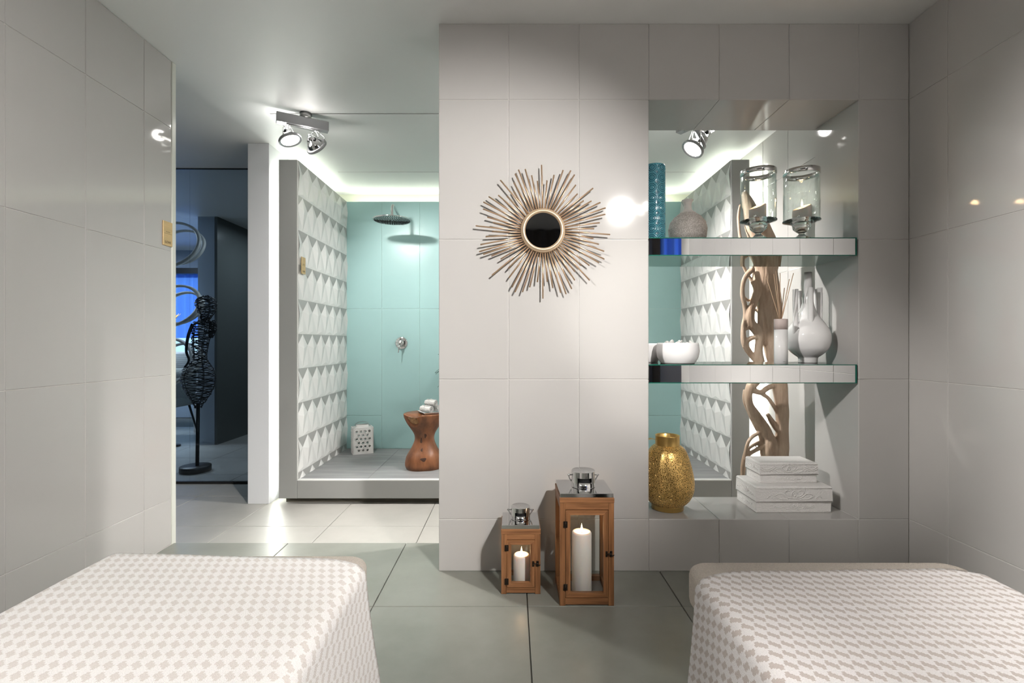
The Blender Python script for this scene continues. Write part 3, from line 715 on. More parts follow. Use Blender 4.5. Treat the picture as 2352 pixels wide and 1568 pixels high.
    for (a, b, c, d) in ((-X + .008, -X + .010, -Y + p, Y - p), (X - .010, X - .008, -Y + p, Y - p)):
        mb = MB(); mb.box(a, b, c, d, rail, hw - .018 - rail); mb.build('pane', PANE, t)
    mb = MB(); mb.box(-X + p, X - p, Y - .010, Y - .008, rail, hw - .018 - rail); mb.build('pane', PANE, t)
    # chrome roof plate and vent cap with ring handle
    mb = MB(); mb.bbox(-X + .002, X - .002, -Y + .002, Y - .002, hw, hw + .016, .0015); mb.build('roof_plate', CHROME, t)
    z = hw + .016; r = cap_r; ch = cap_h
    mb = MB(); mb.lathe([(r * .76, z + ch * .3), (r * .76, z + ch * .97)], 40); mb.build('vent_shade', BLACK, t)  # black inner cylinder stands in for the shade inside the vent
    mb = MB(); mb.lathe([(r * .92, z), (r * .92, z + ch * .38), (r * .9, z + ch * .38)], 48)
    mb.build('vent_collar', CHROME, t)
    n = 60; vs = []; fs = []
    for k in range(n):
        a = 2 * PI * k / n
        for zz_ in (z + ch * .02, z + ch * .40, z + ch * .66, z + ch): vs.append((r * math.cos(a), r * math.sin(a), zz_))
    for k in range(n):
        a = 2 * PI * (k + .5) / n; l = (k + 1) % n
        open_ = abs(((a + PI / 2 + PI) % (2 * PI)) - PI) < .62 or abs(((a - PI / 2 + PI) % (2 * PI)) - PI) < .62
        fs.append((k * 4 + 2, l * 4 + 2, l * 4 + 3, k * 4 + 3))
        if not open_: fs.append((k * 4 + 1, l * 4 + 1, l * 4 + 2, k * 4 + 2)); fs.append((k * 4, l * 4, l * 4 + 1, k * 4 + 1))
    mb = MB(); mb.add(vs, fs, True); mb.lathe([(r, z + ch), (r - .002, z + ch + .002), (.001, z + ch + .003)], n)
    mb.build('vent_cap', CHROME, t)
    mb = MB()
    for sx in (-1, 1): mb.lathe([(.001, -.008), (.004, -.006), (.004, 0), (.0025, .002), (.0025, .010)], 12, (sx * (r + .008), 0, z + ch * .72), Matrix.Rotation(-sx * PI / 2, 3, 'Y'))
    pts = [(math.cos(a) * (r + .010), math.sin(a) * (r + .012) * .45, z + ch * .72 + math.sin(a) * (r + .012) * .8) for a in [PI + PI * k / 20 for k in range(21)]]
    zmin = min(q[2] for q in pts)
    if zmin < z + .003: pts = [(a, b, max(c, z + .003)) for a, b, c in pts]
    mb.tube([(a, -b, c) for a, b, c in pts], .0028, 8); mb.build('ring_handle', CHROME, t)
    return t
lantern(.178, 1.809, .2025, .190, .402, .046, .062, .026, 'tall wooden lantern with chrome vented top holding a tall candle')
lantern(-.042, 1.894, .153, .150, .252, .038, .050, .022, 'small wooden lantern with chrome vented top holding a short candle')
candle((.272, 1.895, .0135), .038, .232, 'tall ivory pillar candle burning inside the tall lantern', power=.3)
candle((.0385, 1.966, .0135), .033, .112, 'short ivory pillar candle burning inside the small lantern', power=.35)

# ------------------------------------------------------------------ mirrored shelves and what stands on them
S1, S2 = 1.432, .887
def shelf(z1, z0, label):
    t = empty('mirrored_shelf', (NX0, YW0, z0), label, 'shelf', 'mirrored shelves in the wall opening')
    w_ = 1.4805 - NX0; d_ = YW1 - YW0 - .004; h = z1 - z0
    mb = MB(); mb.box(.003, w_ - .003, .003, d_, .0035, h - .0035); mb.build('mirror_body', MIRROR, t)
    for a, b, nm in ((0, .0035, 'bottom_glass'), (h - .0035, h, 'top_glass')):
        mb = MB(); mb.box(.001, w_, 0, .004, a, b); mb.build(nm + '_edge', GREENEDGE, t)
        mb = MB(); mb.box(.001, w_, .004, d_ + .002, a, b); mb.build(nm, pm('green_tinted_mirror', (.62, .75, .70), .015, 1), t)
    mb = MB(); mb.box(w_ - .003, w_, .0, .004, .0035, h - .0035); mb.build('side_edge', GREENEDGE, t)
shelf(S1, 1.354, 'upper mirrored glass shelf carrying the teal vase and glass candle holders')
shelf(S2, .806, 'lower mirrored glass shelf carrying the white bowl and bottle vase')

def displaced(prof_fn, h, nz, na, disp, mat, attr='relief'):
    """surface of revolution with relief; disp(u 0..1 around, z) -> (offset, value)"""
    vs = []; val = []
    for j in range(nz + 1):
        z = h * j / nz; r = prof_fn(z)
        for i in range(na):
            u = i / na; o, v = disp(u, z, r); a = 2 * PI * u; vs.append(((r + o) * math.cos(a), (r + o) * math.sin(a), z)); val.append(v)
    fs = [(j * na + i, j * na + (i + 1) % na, (j + 1) * na + (i + 1) % na, (j + 1) * na + i) for j in range(nz) for i in range(na)]
    fs.append(tuple(reversed(range(na))))
    return vs, fs, val
def attr_obj(name, vs, fs, val, mat, parent, attr='relief'):
    me = bpy.data.meshes.new(name); me.from_pydata(vs, [], fs); me.materials.append(mat)
    a = me.attributes.new(attr, 'FLOAT', 'POINT'); a.data.foreach_set('value', val)
    me.polygons.foreach_set('use_smooth', [len(f) == 4 for f in fs]); me.update(); return link(name, me, parent)
# teal vase
def teal_vase():
    t = empty('vase', (.6445, 2.20, S1), 'tall teal cylinder vase with embossed octagons, left on the upper shelf', 'vase')
    H = .347; R = .0465; per = .0455
    nu = 6
    def disp(u, z, r):
        U = (u * nu + .75 * nu) % 1.0; x = (U - .5) ; y = ((z + .012) / per) % 1.0 - .5
        def ring(x, y, rads, wd):
            d = max(abs(x), abs(y), (abs(x) + abs(y)) * .72); return max(math.exp(-((d - q) / wd) ** 2) for q in rads)
        a = ring(x, y, (.14, .30, .45), .032)
        x2 = (x + 1.0) % 1.0 - .5; y2 = (y + 1.0) % 1.0 - .5
        d2 = abs(x2) + abs(y2); b = max(math.exp(-((d2 - .20) / .03) ** 2), math.exp(-((d2 - .33) / .03) ** 2) if max(abs(x), abs(y)) > .2 else 0)
        c = math.exp(-((math.hypot(x, y)) / .06) ** 2)
        v = max(a if max(abs(x), abs(y)) < .5 else 0, b * .9, c)
        if z < .006 or z > H - .006: v = .6
        return .0022 * v, v
    def prof(z):
        e = .004; return R - (e - z) * .6 if z < e else (R - .002 * ((z - H + e) / e) if z > H - e else R)
    vs, fs, val = displaced(prof, H, 400, 200, disp, None)
    m = attr_mat('teal_glaze', 'relief', (.010, .075, .11), (.085, .31, .37), .14, coat=.3)
    attr_obj('body', vs, fs, val, m, t)
    mb = MB(); mb.lathe([(R - .002, H), (R - .005, H), (R - .006, H - .004), (R - .006, H - .12), (.001, H - .12)], 64); mb.build('inner_wall', pm('teal_inside', (.012, .1, .14), .2), t)
teal_vase()
def textured_vase():
    t = empty('vase', (.818, 2.262, S1), 'squat white flask vase covered in tiny carved rosettes with narrow neck', 'vase')
    key = [(0, .058), (.012, .070), (.04, .083), (.075, .0865), (.105, .080), (.13, .062), (.148, .040), (.160, .024), (.170, .0185), (.185, .0165), (.200, .019), (.208, .024), (.212, .026)]
    def prof(z):
        for (a, ra), (b, rb) in zip(key, key[1:]):
            if z <= b: s = (z - a) / (b - a); s = s * s * (3 - 2 * s) * .35 + s * .65; return ra + (rb - ra) * s
        return key[-1][1]
    def disp(u, z, r):
        if z > .158: return 0, 1
        a = 2 * PI * u; p = Vector((r * math.cos(a), r * math.sin(a), z * 1.0)) * 150
        d = noise.voronoi(p)[0]; v = min(1, max(0, (d[1] - d[0]) * 2.2)); w_ = .5 + .5 * math.cos(d[0] * 14)
        k = min(1, max(0, (.158 - z) / .015)); vv = v * (.55 + .45 * w_)
        return .0022 * (vv - .5) * k, 1 - k * (1 - vv)
    vs, fs, val = displaced(prof, .212, 170, 300, disp, None)
    attr_obj('body', vs, fs, val, attr_mat('rosette_bisque', 'relief', (.36, .32, .285), (.76, .72, .68), .6), t)
    mb = MB(); mb.lathe([(.026, .212), (.022, .209), (.014, .19), (.013, .14), (.001, .135)], 48); mb.build('inner_neck', pm('bisque_inside', (.4, .37, .34), .6), t)
textured_vase()
def hurricane(x, y, ch, label, seed):
    t = empty('candle_holder', (x, y, S1), label, 'candle holder', 'footed glass candle holders on the upper shelf')
    r = .0735
    mb = MB(); mb.lathe([(.001, 0), (.050, 0), (.050, .005), (.044, .010), (.040, .018), (.022, .030), (.012, .038), (.012, .044), (.024, .052), (.034, .062), (.037, .074), (.038, .084), (.060, .092), (r + .003, .098), (r + .003, .101), (r - .010, .0995), (.036, .090), (.001, .086)], 48)
    mb.v = [(a * (1.0), b, c) for a, b, c in mb.v]; mb.build('foot', GLASS, t)
    mb = MB(); mb.lathe([(r - .002, .104), (r, .104), (r, .326), (r - .002, .326), (r - .002, .104)], 56); mb.build('chimney', pane_mat('blown_glass', (.93, .95, .94), 1, ior=1.6), t)
    mb = MB(); mb.lathe([(r + .0004, .304), (r + .0010, .304), (r + .0010, .327), (r - .0026, .327), (r - .0026, .304), (r + .0004, .304)], 56); mb.build('silver_rim', CHROME, t)
    mb = MB(); mb.lathe([(.001, .0875), (.030, .0905), (.034, .096), (.034, .103), (.001, .104)], 32)
    mb.build('salt_bed', CERMAT, t)
hurricane(1.116, 2.200, .06, 'footed glass candle holder with silver rim, left of the pair', 1)
hurricane(1.312, 2.200, .06, 'footed glass candle holder with silver rim, right of the pair', 2)
candle((1.112, 2.198, S1 + .105), .036, .066, 'stubby pinkish white candle in the left glass holder', True, .3)
candle((1.314, 2.200, S1 + .105), .0385, .062, 'melted slanting white candle in the right glass holder', True, .3)

# lower shelf: bowls, diffuser, bottle vase
def bowl(x, y, r, h, label, petals):
    t = empty('bowl', (x, y, S2), label, 'bowl')
    mb = MB(); mb.lathe([(.001, .006), (r * .72, .006), (r * .74, 0), (r * .78, 0), (r * .82, .006), (r * .95, h * .3), (r, h * .6), (r * .97, h * .9), (r * .94, h), (r * .90, h), (r * .92, h * .85), (r * .94, h * .6), (r * .8, h * .2), (.001, h * .12)], 56)
    mb.build('body', CERAM, t)
    if petals:
        mb = MB(); mb.lathe([(.001, h * .78), (r * .91, h * .74)], 32); mb.build('filling', CERMAT, t)
    return t
bowl(.752, 2.205, .0945, .093, 'round white glazed bowl filled with white petals on the lower shelf', True)
bowl(.652, 2.315, .054, .090, 'small white bowl half hidden behind the larger bowl', False)
rng = random.Random(5)
for k in range(12):
    a = rng.random() * 6.28; rr = rng.random() ** .5 * .068; c = Vector((.752 + rr * math.cos(a), 2.205 + rr * math.sin(a), S2 + .093 * .80 + .004))
    mb = MB(); vs = []; fs = []
    L_ = .022 + rng.random() * .012; W_ = .011; el = rng.uniform(.15, .75); az = rng.random() * 6.28
    R_ = Matrix.Rotation(az, 3, 'Z') @ Matrix.Rotation(-el, 3, 'Y')
    for i in range(7):
        s = i / 6; ww = W_ * math.sin(PI * min(1, s * .93 + .07)) ** .6
        for j in range(5):
            q = (j / 4 - .5) * 2; p = R_ @ Vector((s * L_, q * ww, .006 * q * q + .006 * s * s)) + c; vs.append(tuple(p)); vs[-1] = (vs[-1][0], vs[-1][1], vs[-1][2])
    fs = [(i * 5 + j, i * 5 + j + 1, (i + 1) * 5 + j + 1, (i + 1) * 5 + j) for i in range(6) for j in range(4)]
    mb.add(vs, fs, True); o = mb.build('flower_petal', CERMAT, label='white flower petal lying loose in the white bowl', cat='petal', group='white petals in the bowl')
    so = o.modifiers.new('t', 'SOLIDIFY'); so.thickness = .0012
def diffuser():
    t = empty('reed_diffuser', (1.199, 2.165, S2), 'white reed diffuser with pale wooden collar and thin sticks', 'diffuser')
    r = .0275; mb = MB(); mb.lathe([(.001, 0), (r - .001, 0), (r, .001), (r, .152), (.001, .152)], 40); mb.build('bottle', CERAM, t)
    mb = MB(); mb.lathe([(.001, .1525), (r + .0004, .1525), (r + .0004, .197), (r - .001, .199), (.008, .199), (.007, .195)], 40); mb.build('collar', PALEW, t)
    mb = MB(); mb.bbox(-.005, .005, -r - .0003, -r + .0005, .0085, .0095, .0001); mb.build('printed_mark', INK, t)
    s = 2.165 / F
    for (x, y, dy) in ((1763, 634, .01), (1779, 623, -.012), (1782, 628, .015), (1792, 627, .0), (1820, 628, -.01), (1817, 640, .012), (1808, 660, .02)):
        top = Vector(((x - 1794) * s, dy, .98 - (y - 787) * s - S2)); bt = Vector((-top.x * .10, -dy * .3, .10)); d_ = Vector((random.uniform(-.003, .003), 0, .19))
        mb = MB(); mb.tube([(d_.x - top.x * .02, d_.y, .17), top], .0016, 7); mb.build('reed', REED, t)
diffuser()
def bottle_vase():
    t = empty('vase', (1.374, 2.255, S2), 'glossy white bulb vase with slim neck and upright tubes', 'vase')
    k = 2.205 / F
    prof = [(.001, .004), (.036, .004), (.038, 0), (.040, .002), (.040, .020), (.043, .027), (.060, .040), (.082, .064), (.092, .092), (.094, .112), (.091, .138), (.080, .165), (.064, .190), (.048, .212), (.036, .235), (.027, .262), (.021, .295), (.018, .33), (.0165, .365), (.0160, .420), (.0135, .420), (.013, .33), (.001, .32)]
    pp = [(a, b) for a, b in smooth_path(prof[4:19], 4)]
    mb = MB(); mb.lathe(prof[:4] + pp + prof[19:], 64); mb.build('body', CERAM, t)
    for x, ytop, dy, rr in ((1827, 664, -.030, .0115), (1862, 660, -.052, .0112), (1883, 661, -.012, .0110), (1836, 668, .035, .010), (1874, 664, .04, .010)):
        X_ = (x - 1176) * (2.255 + dy) / F - 1.374; zt = .98 - (ytop - 787) * (2.255 + dy) / F - S2
        rad = math.hypot(X_, dy); zb = .115 if rad > .045 else .150
        mb = MB(); mb.lathe([(rr, zb), (rr, zt), (rr - .0022, zt), (rr - .0022, zt - .05), (.001, zt - .052)], 24, (X_, dy, 0)); mb.build('tube', CERAM, t)
bottle_vase()

# sill: gold vase and two boxes
def gold_vase():
    t = empty('vase', (.7125, 2.225, NZ0 + .0008), 'gold perforated vase with strap handle on the niche sill', 'vase')
    prof = [(.072, .022), (.080, .027), (.097, .045), (.112, .075), (.117, .105), (.115, .145), (.105, .195), (.090, .245), (.078, .270), (.064, .284), (.054, .290)]
    mb = MB(); mb.lathe(smooth_path(prof, 5), 72); mb.build('body', FILI, t)
    mb = MB(); mb.lathe([(.001, 0), (.070, 0), (.071, .002), (.071, .020), (.074, .022), (.05, .024)], 64); mb.build('foot', GOLD, t)
    mb = MB(); mb.lathe([(.054, .289), (.0535, .330), (.055, .333), (.053, .334), (.050, .331), (.050, .289)], 64); mb.build('neck', GOLD, t)
    mb = MB(); mb.lathe([(.049, .29), (.001, .20)], 40); mb.build('inner_wall', GOLD, t)
    pts = smooth_path([(-.054, 0, .312), (-.075, 0, .317), (-.098, 0, .308), (-.108, 0, .285), (-.106, 0, .262), (-.100, 0, .245)], 5)
    mb = MB(); vs = []
    for p in pts:
        for q in (-.011, .011):
            for d in (0, .002): vs.append((p[0] - d, p[1] + q, p[2] + d))
    fs = []
    for i in range(len(pts) - 1):
        a, b = i * 4, i * 4 + 4
        for u, v in ((0, 1), (1, 3), (3, 2), (2, 0)): fs.append((a + u, a + v, b + v, b + u))
    mb.add(vs, fs); mb.build('handle', GOLD, t)
gold_vase()
def carved(face_w, h, seed):
    """scroll relief for a rectangular face (x 0..w, z 0..h) as thin rods"""
    segs = []
    c = face_w / 2
    def fl(cx, cz, s, fx=1):
        segs.append([(cx + fx * s * q[0], cz + s * q[1]) for q in ((-.1, -.38), (.25, -.35), (.7, -.28), (1.0, -.05), (1.3, .1), (1.65, .05), (1.9, -.1), (1.6, -.3), (1.2, -.42), (.6, -.45))])
        segs.append([(cx + fx * s * q[0], cz + s * q[1]) for q in ((.3, -.2), (.6, -.12), (.85, .1), (.9, .3), (.7, .42), (.45, .35))])
    s = h * .80 if face_w > .25 else h * .5
    for fx in (-1, 1):
        fl(c, h * .5, s, fx)
        segs.append([(c + fx * s * a, h * .5 + s * b) for a, b in ((2.2, .3), (2.6, .05), (3.0, -.05), (3.4, .05), (3.7, .3))])
        segs.append([(c + fx * s * a, h * .5 + s * b) for a, b in ((2.0, .12), (2.5, -.12), (3.0, -.22), (3.5, -.15), (3.8, .05))])
        segs.append([(c + fx * s * a, h * .5 + s * b) for a, b in ((2.1, -.35), (2.4, -.1), (2.7, -.35))])
    segs.append([(c + s * a, h * .5 + s * b) for a, b in ((-.2, -.4), (-.28, 0), (0, .38), (.28, 0), (.2, -.4))])
    segs.append([(c + s * .11 * math.cos(a * PI / 4), h * .5 + s * .16 * math.sin(a * PI / 4)) for a in range(9)])
    return [sg for sg in segs if all(.004 < p[0] < face_w - .004 for p in sg)]
def carved_box(x0, x1, y0, y1, z0, h, label):
    t = empty('box', ((x0 + x1) / 2, (y0 + y1) / 2, z0), label, 'box', 'embossed boxes stacked on the sill')
    X = (x1 - x0) / 2; Y = (y1 - y0) / 2; hb = h * .40; o = .004
    mb = MB(); mb.bbox(-X + o, X - o, -Y + o, Y - o, 0, hb + .002, .002); mb.build('base', BOXM, t)
    # lid: sloping shoulders up to a flat top
    vs = []; zs = [(0, hb + .001), (0, hb + .004), (-.0015, h - .010), (.010, h - .001), (.016, h)]
    ring = lambda off, z: [(-X + off, -Y + off, z), (X - off, -Y + off, z), (X - off, Y - off, z), (-X + off, Y - off, z)]
    mb = MB(); rs = [ring(.001, hb + .001), ring(0, hb + .003), ring(.0015, h - .006), ring(.005, h - .001), ring(.010, h)]
    vs = [p for r in rs for p in r]; fs = [(i * 4 + k, i * 4 + (k + 1) % 4, i * 4 + 4 + (k + 1) % 4, i * 4 + 4 + k) for i in range(4) for k in range(4)] + [(3, 2, 1, 0), (16, 17, 18, 19)]
    mb.add(vs, fs); lid = mb.build('lid', BOXM, t)
    mb = MB(); mb.tube(rs[1], .0016, 6, closed=True); mb.build('lid_rim', pm('pewter_rim', (.40, .38, .37), .4, .4), lid)
    mb = MB()
    for (zb, hh, out) in ((hb + .006, h - hb - .014, .0), (.012, hb - .018, o)):
        for sg in carved(2 * X, hh, 1): mb.tube([(-X + a, -Y + out - .0004, zb + b) for a, b in smooth_path(sg, 4)], .0016, 5)
        for sg in carved(2 * Y, hh, 1): mb.tube([(-X + out - .0004, -Y + a, zb + b) for a, b in smooth_path(sg, 4)], .0016, 5)
    for a, b, c in ((hb + .006, h - .009, 0), (.004, hb - .004, o)):
        for zz in (a, b): mb.tube([(-X + .004, -Y + c, zz), (X - .004, -Y + c, zz)], .0008, 5); mb.tube([(-X + c, -Y + .004, zz), (-X + c, Y - .004, zz)], .0008, 5)
    mb.build('scroll_relief', BOXM, t)
    mb = MB(); n = int(2 * X / .006)
    for k in range(n):
        x = -X + .006 + k * .006
        if x < X - .006: mb.lathe([(.0018, 0), (.0012, .0012), (.0002, .0016)], 6, (x, -Y + o, .009), Matrix.Rotation(PI / 2, 3, 'X'))
    mb.build('bead_row', BOXM, t)
    return t
carved_box(1.084, 1.427, 2.159, 2.352, NZ0, .118, 'larger embossed white box under the smaller box on the sill')
carved_box(1.126, 1.392, 2.206, 2.345, NZ0 + .118, .094, 'smaller embossed white box stacked on top of the larger box')

# ------------------------------------------------------------------ driftwood sculpture behind the opening
def driftwood():
    Y0 = 2.80; k = Y0 / F
    T = {
     'a': [(1708,440,6,0),(1716,462,13,0),(1730,500,21,0),(1748,545,30,0),(1756,590,33,0),(1757,650,28,0),(1762,700,25,0),(1769,760,23,0),(1780,820,19,0),(1790,880,17,0),(1796,940,15,0),(1796,1000,15,0),(1790,1060,22,0),(1785,1140,28,0),(1782,1222,32,0)],
     'b': [(1728,618,8,-.02),(1710,640,6,-.03),(1705,672,6,-.03),(1711,703,6,-.02),(1712,725,6,-.02),(1707,750,6,-.03),(1710,789,8,-.03),(1726,815,8,-.02),(1741,830,9,-.02),(1756,848,10,0)],
     'c': [(1730,645,8,-.03),(1739,665,9,-.03),(1733,690,10,-.03),(1725,712,10,-.03),(1724,740,12,-.03),(1737,757,12,-.03),(1745,775,11,-.03),(1742,802,10,-.03),(1745,830,12,-.03),(1752,850,14,-.02)],
     'd': [(1748,700,7,-.02),(1748,740,9,-.03),(1752,762,8,-.03),(1758,782,7,-.02),(1765,802,7,-.02),(1769,825,8,-.02),(1776,850,10,0)],
     'e': [(1710,789,7,-.03),(1722,778,6,-.04),(1737,775,6,-.04),(1753,784,6,-.03),(1766,799,6,-.01)],
     'f': [(1707,757,5,-.03),(1720,750,7,-.03),(1734,741,8,-.03)],
     'g': [(1778,600,6,.02),(1784,640,5,.02),(1790,685,6,.03),(1791,720,6,.03),(1782,760,7,.01)],
     'h': [(1701,470,4,.02),(1696,500,4,.02),(1700,545,4,.0),(1712,575,4,0),(1706,600,4,0),(1714,625,4,.01),(1733,652,5,.01)],
     'h2': [(1705,585,3,0),(1728,598,4,0),(1742,600,5,0)],
     'i': [(1752,850,14,-.02),(1738,870,13,-.02),(1724,888,12,-.03),(1719,905,10,-.03),(1722,930,10,-.03),(1736,955,13,-.02),(1752,978,14,-.01),(1763,1003,16,0),(1774,1033,17,0),(1785,1062,16,0)],
     'j': [(1724,892,9,-.03),(1746,901,7,-.03),(1766,889,7,-.02),(1789,884,8,0)],
     'j2': [(1746,901,6,-.03),(1764,914,5,-.02),(1777,932,5,-.01),(1789,952,6,0)],
     'k': [(1713,895,7,.0),(1710,920,5,.0),(1722,950,5,.0),(1736,978,6,.0),(1748,1000,7,.0),(1753,1028,9,0),(1757,1062,10,0),(1764,1120,14,0),(1768,1222,20,0)],
     'l': [(1750,992,5,0),(1732,1000,5,-.02),(1719,1014,5,-.03),(1712,1038,5,-.03),(1708,1062,6,-.02),(1705,1100,6,0),(1702,1160,7,.0),(1706,1222,9,0)],
     'm': [(1756,1012,5,0),(1736,1019,5,-.01),(1722,1028,4,-.02),(1714,1038,4,-.03)],
     'n': [(1766,1018,7,-.01),(1742,1030,6,-.03),(1722,1042,5,-.03),(1710,1056,5,-.03)],
     'o': [(1770,1000,12,-.01),(1764,1040,12,-.03),(1768,1062,14,-.02),(1772,1140,18,-.02),(1774,1222,24,-.02)],
     'p': [(1762,950,5,0),(1778,975,8,0),(1790,990,9,0)],
     'q': [(1735,668,4,0),(1722,690,3.5,.0),(1709,682,3.5,0)],
     'r': [(1726,706,3.5,0),(1742,716,4,0),(1752,728,5,0)],
    }
    mb = MB()
    for key, pts in T.items():
        P3 = []
        for x, y, r, dy in pts:
            q = P(x, y, Y0 + dy); P3.append((q.x, q.y, q.z, r * k * (.96 if key == 'a' else .86)))
        sp = smooth_path(P3, 7)
        n_ = 14
        vs = []
        mb.tube([p[:3] for p in sp], [max(.003, p[3] * (1 + .13 * noise.noise(Vector((p[0] * 14, p[1] * 14, p[2] * 14))))) for p in sp], n_)
    t = empty('driftwood_sculpture', (1.49, Y0, FL), 'tall twisted driftwood trunk with looping roots standing behind the opening', 'sculpture')
    mb.v = [(a - 1.49, b - Y0, c - FL) for a, b, c in mb.v]
    o = mb.build('trunk', DRIFT, t)
    rm = o.modifiers.new('remesh', 'REMESH'); rm.mode = 'VOXEL'; rm.voxel_size = .0038; rm.use_smooth_shade = True
    sm = o.modifiers.new('smooth', 'SMOOTH'); sm.factor = .5; sm.iterations = 4
    m = MB(); m.bbox(-.17, .17, -.11, .11, 0, .02, .003); m.build('base_plate', BLACK, t)
driftwood()

# ------------------------------------------------------------------ shower fittings
RY = Matrix.Rotation(PI / 2, 3, 'X')                       # local z -> -y
def shower():
    t = empty('rain_shower_head', (-.972, SY1 - .005, 2.05), 'round chrome rain shower head on a bent wall arm', 'shower head')
    mb = MB(); mb.lathe([(.001, .0), (.027, .0), (.027, .005), (.022, .010), (.001, .010)], 32, axis=RY); mb.build('wall_flange', CHROME, t)
    path = smooth_path([(0, -.006, 0), (0, -.20, .030), (0, -.315, .050), (0, -.362, .045), (0, -.378, .015), (0, -.380, -.045)], 6)
    mb = MB(); mb.tube(path, .011, 14); mb.build('arm', CHROME, t)
    c = (0, -.380, -.075)
    mb = MB(); mb.lathe([(.001, .036), (.016, .034), (.018, .018), (.030, .008), (.155, .003), (.158, 0), (.155, -.004), (.001, -.004)], 64, c); mb.build('head', CHROME, t)
    nz = MB()
    for r_ in range(1, 12):
        rr = r_ * .0128; m_ = max(6, int(2 * PI * rr / .0145))
        for q in range(m_):
            a = 2 * PI * q / m_ + r_ * .2; nz.lathe([(.0036, 0), (.0036, -.0022), (.0005, -.003)], 6, (c[0] + rr * math.cos(a), c[1] + rr * math.sin(a), c[2] - .004))
    nz.build('nozzles', BLACK, t, kind='stuff')
    t = empty('shower_mixer', (-.982, SY1 - .005, .978), 'round chrome shower mixer with lever on the aqua wall', 'faucet')
    mb = MB(); mb.lathe([(.001, 0), (.054, 0), (.055, .004), (.050, .008), (.001, .008)], 48, axis=RY); mb.build('plate', CHROME, t)
    mb = MB(); mb.lathe([(.026, .008), (.026, .045), (.022, .050), (.001, .050)], 32, axis=RY); mb.lathe([(.001, .0), (.014, .0), (.014, .03), (.001, .03)], 24, (0, -.05, 0), axis=RY); mb.build('cartridge', CHROME, t)
    mb = MB(); mb.tube([(0, -.066, 0), (-.006, -.074, -.04), (-.010, -.078, -.085)], [.008, .006, .005], 12); mb.build('lever', CHROME, t)
shower()
def log_stool():
    c = (-.663, 3.672, SZ0)
    t = empty('stool', c, 'hourglass stool carved from a reddish teak root in the shower', 'stool')
    key = [(0, .128), (.03, .138), (.09, .128), (.15, .095), (.20, .074), (.235, .071), (.27, .082), (.33, .118), (.38, .143), (.405, .150), (.412, .147)]
    mb = MB(); n = 72; prof = [(b, a) for a, b in smooth_path(key, 5)]
    def fn(r, z, a, j): return r * (1 + .035 * math.sin(2 * a + 1) + .03 * math.sin(3 * a + 2.2) + .05 * noise.noise(Vector((math.cos(a) * 1.5, math.sin(a) * 1.5, z * 7))))
    mb.lathe(prof, n, fn=fn)
    # burl bite on the upper front left
    out = []
    for x, y, z in mb.v:
        d = Vector((x, y, z)) - Vector((-.075, -.125, .40)); k_ = max(0, 1 - d.length / .085)
        out.append((x + .03 * k_, y + .05 * k_, z - .03 * k_))
    mb.v = out
    body = mb.build('body', STUMP, t)
    mb2 = MB(); ring = [body.data.vertices[i * len(prof) + len(prof) - 1].co for i in range(n)]
    mb2.add([tuple(p) for p in ring] + [(0, 0, .409)], [(i, (i + 1) % n, n) for i in range(n)], True); mb2.build('seat', STUMP, t)
    mb3 = MB(); vs = []
    for j in range(9):
        for i in range(13):
            u = i / 12 * 2 - 1; v = j / 8 * 2 - 1
            if u * u + v * v > 1.35: u *= .8; v *= .8
            a = -2.15 + u * .40; z = .365 + v * .032; r_ = .1255 + (z - .365) * .62 + .004 * noise.noise(Vector((u * 5, v * 5, 1)))
            vs.append((r_ * math.cos(a), r_ * math.sin(a), z))
    mb3.add(vs, [(j * 13 + i, j * 13 + i + 1, (j + 1) * 13 + i + 1, (j + 1) * 13 + i) for j in range(8) for i in range(12)], True)
    mb3.build('raw_burl', STUMPC, t)
    def surf_r(a, z):
        rr = key[-1][1]
        for q in range(len(prof) - 1):
            if prof[q][1] <= z <= prof[q + 1][1]: rr = prof[q][0] + (prof[q + 1][0] - prof[q][0]) * (z - prof[q][1]) / max(1e-6, prof[q + 1][1] - prof[q][1]); break
        return fn(rr, z, a, 0)
    for (a0, z0, sa, sz) in ((-1.45, .085, .016, .013), (-1.72, .215, .010, .020), (-1.28, .250, .011, .017), (-1.60, .150, .007, .012)):
        m = MB(); vs = [(0, 0, 0)]; n_ = 16; r0 = surf_r(a0, z0) + .0009; vs[0] = (r0 * math.cos(a0), r0 * math.sin(a0), z0)
        for ring_i in (1, 2):
            for q in range(n_):
                an = 2 * PI * q / n_; f_ = ring_i / 2 * (1 + .2 * math.sin(3 * an + a0 * 9))
                aa = a0 + sa / .09 * math.cos(an) * f_; zz = z0 + sz * math.sin(an) * f_; rr = surf_r(aa, zz) + (.0009 if ring_i == 1 else .0003)
                vs.append((rr * math.cos(aa), rr * math.sin(aa), zz))
        fs = [(0, 1 + q, 1 + (q + 1) % n_) for q in range(n_)] + [(1 + q, 1 + n_ + q, 1 + n_ + (q + 1) % n_, 1 + (q + 1) % n_) for q in range(n_)]
        m.add(vs, fs, True); m.build('knot', pm('dark_knot', (.045, .018, .009), .6), t)
    # plate and three rolled towels
    pz = SZ0 + .4135; pc = (-.610, 3.665)
    t2 = empty('plate', (pc[0], pc[1], pz), 'square white dish on the teak stool under rolled towels', 'plate', rz=math.radians(28))
    m = MB(); W_ = .085
    ring_ = lambda s_, z: [(-s_, -s_, z), (s_, -s_, z), (s_, s_, z), (-s_, s_, z)]
    rs = [ring_(W_ * .85, 0), ring_(W_, .012), ring_(W_ - .004, .012), ring_(W_ * .82, .004)]
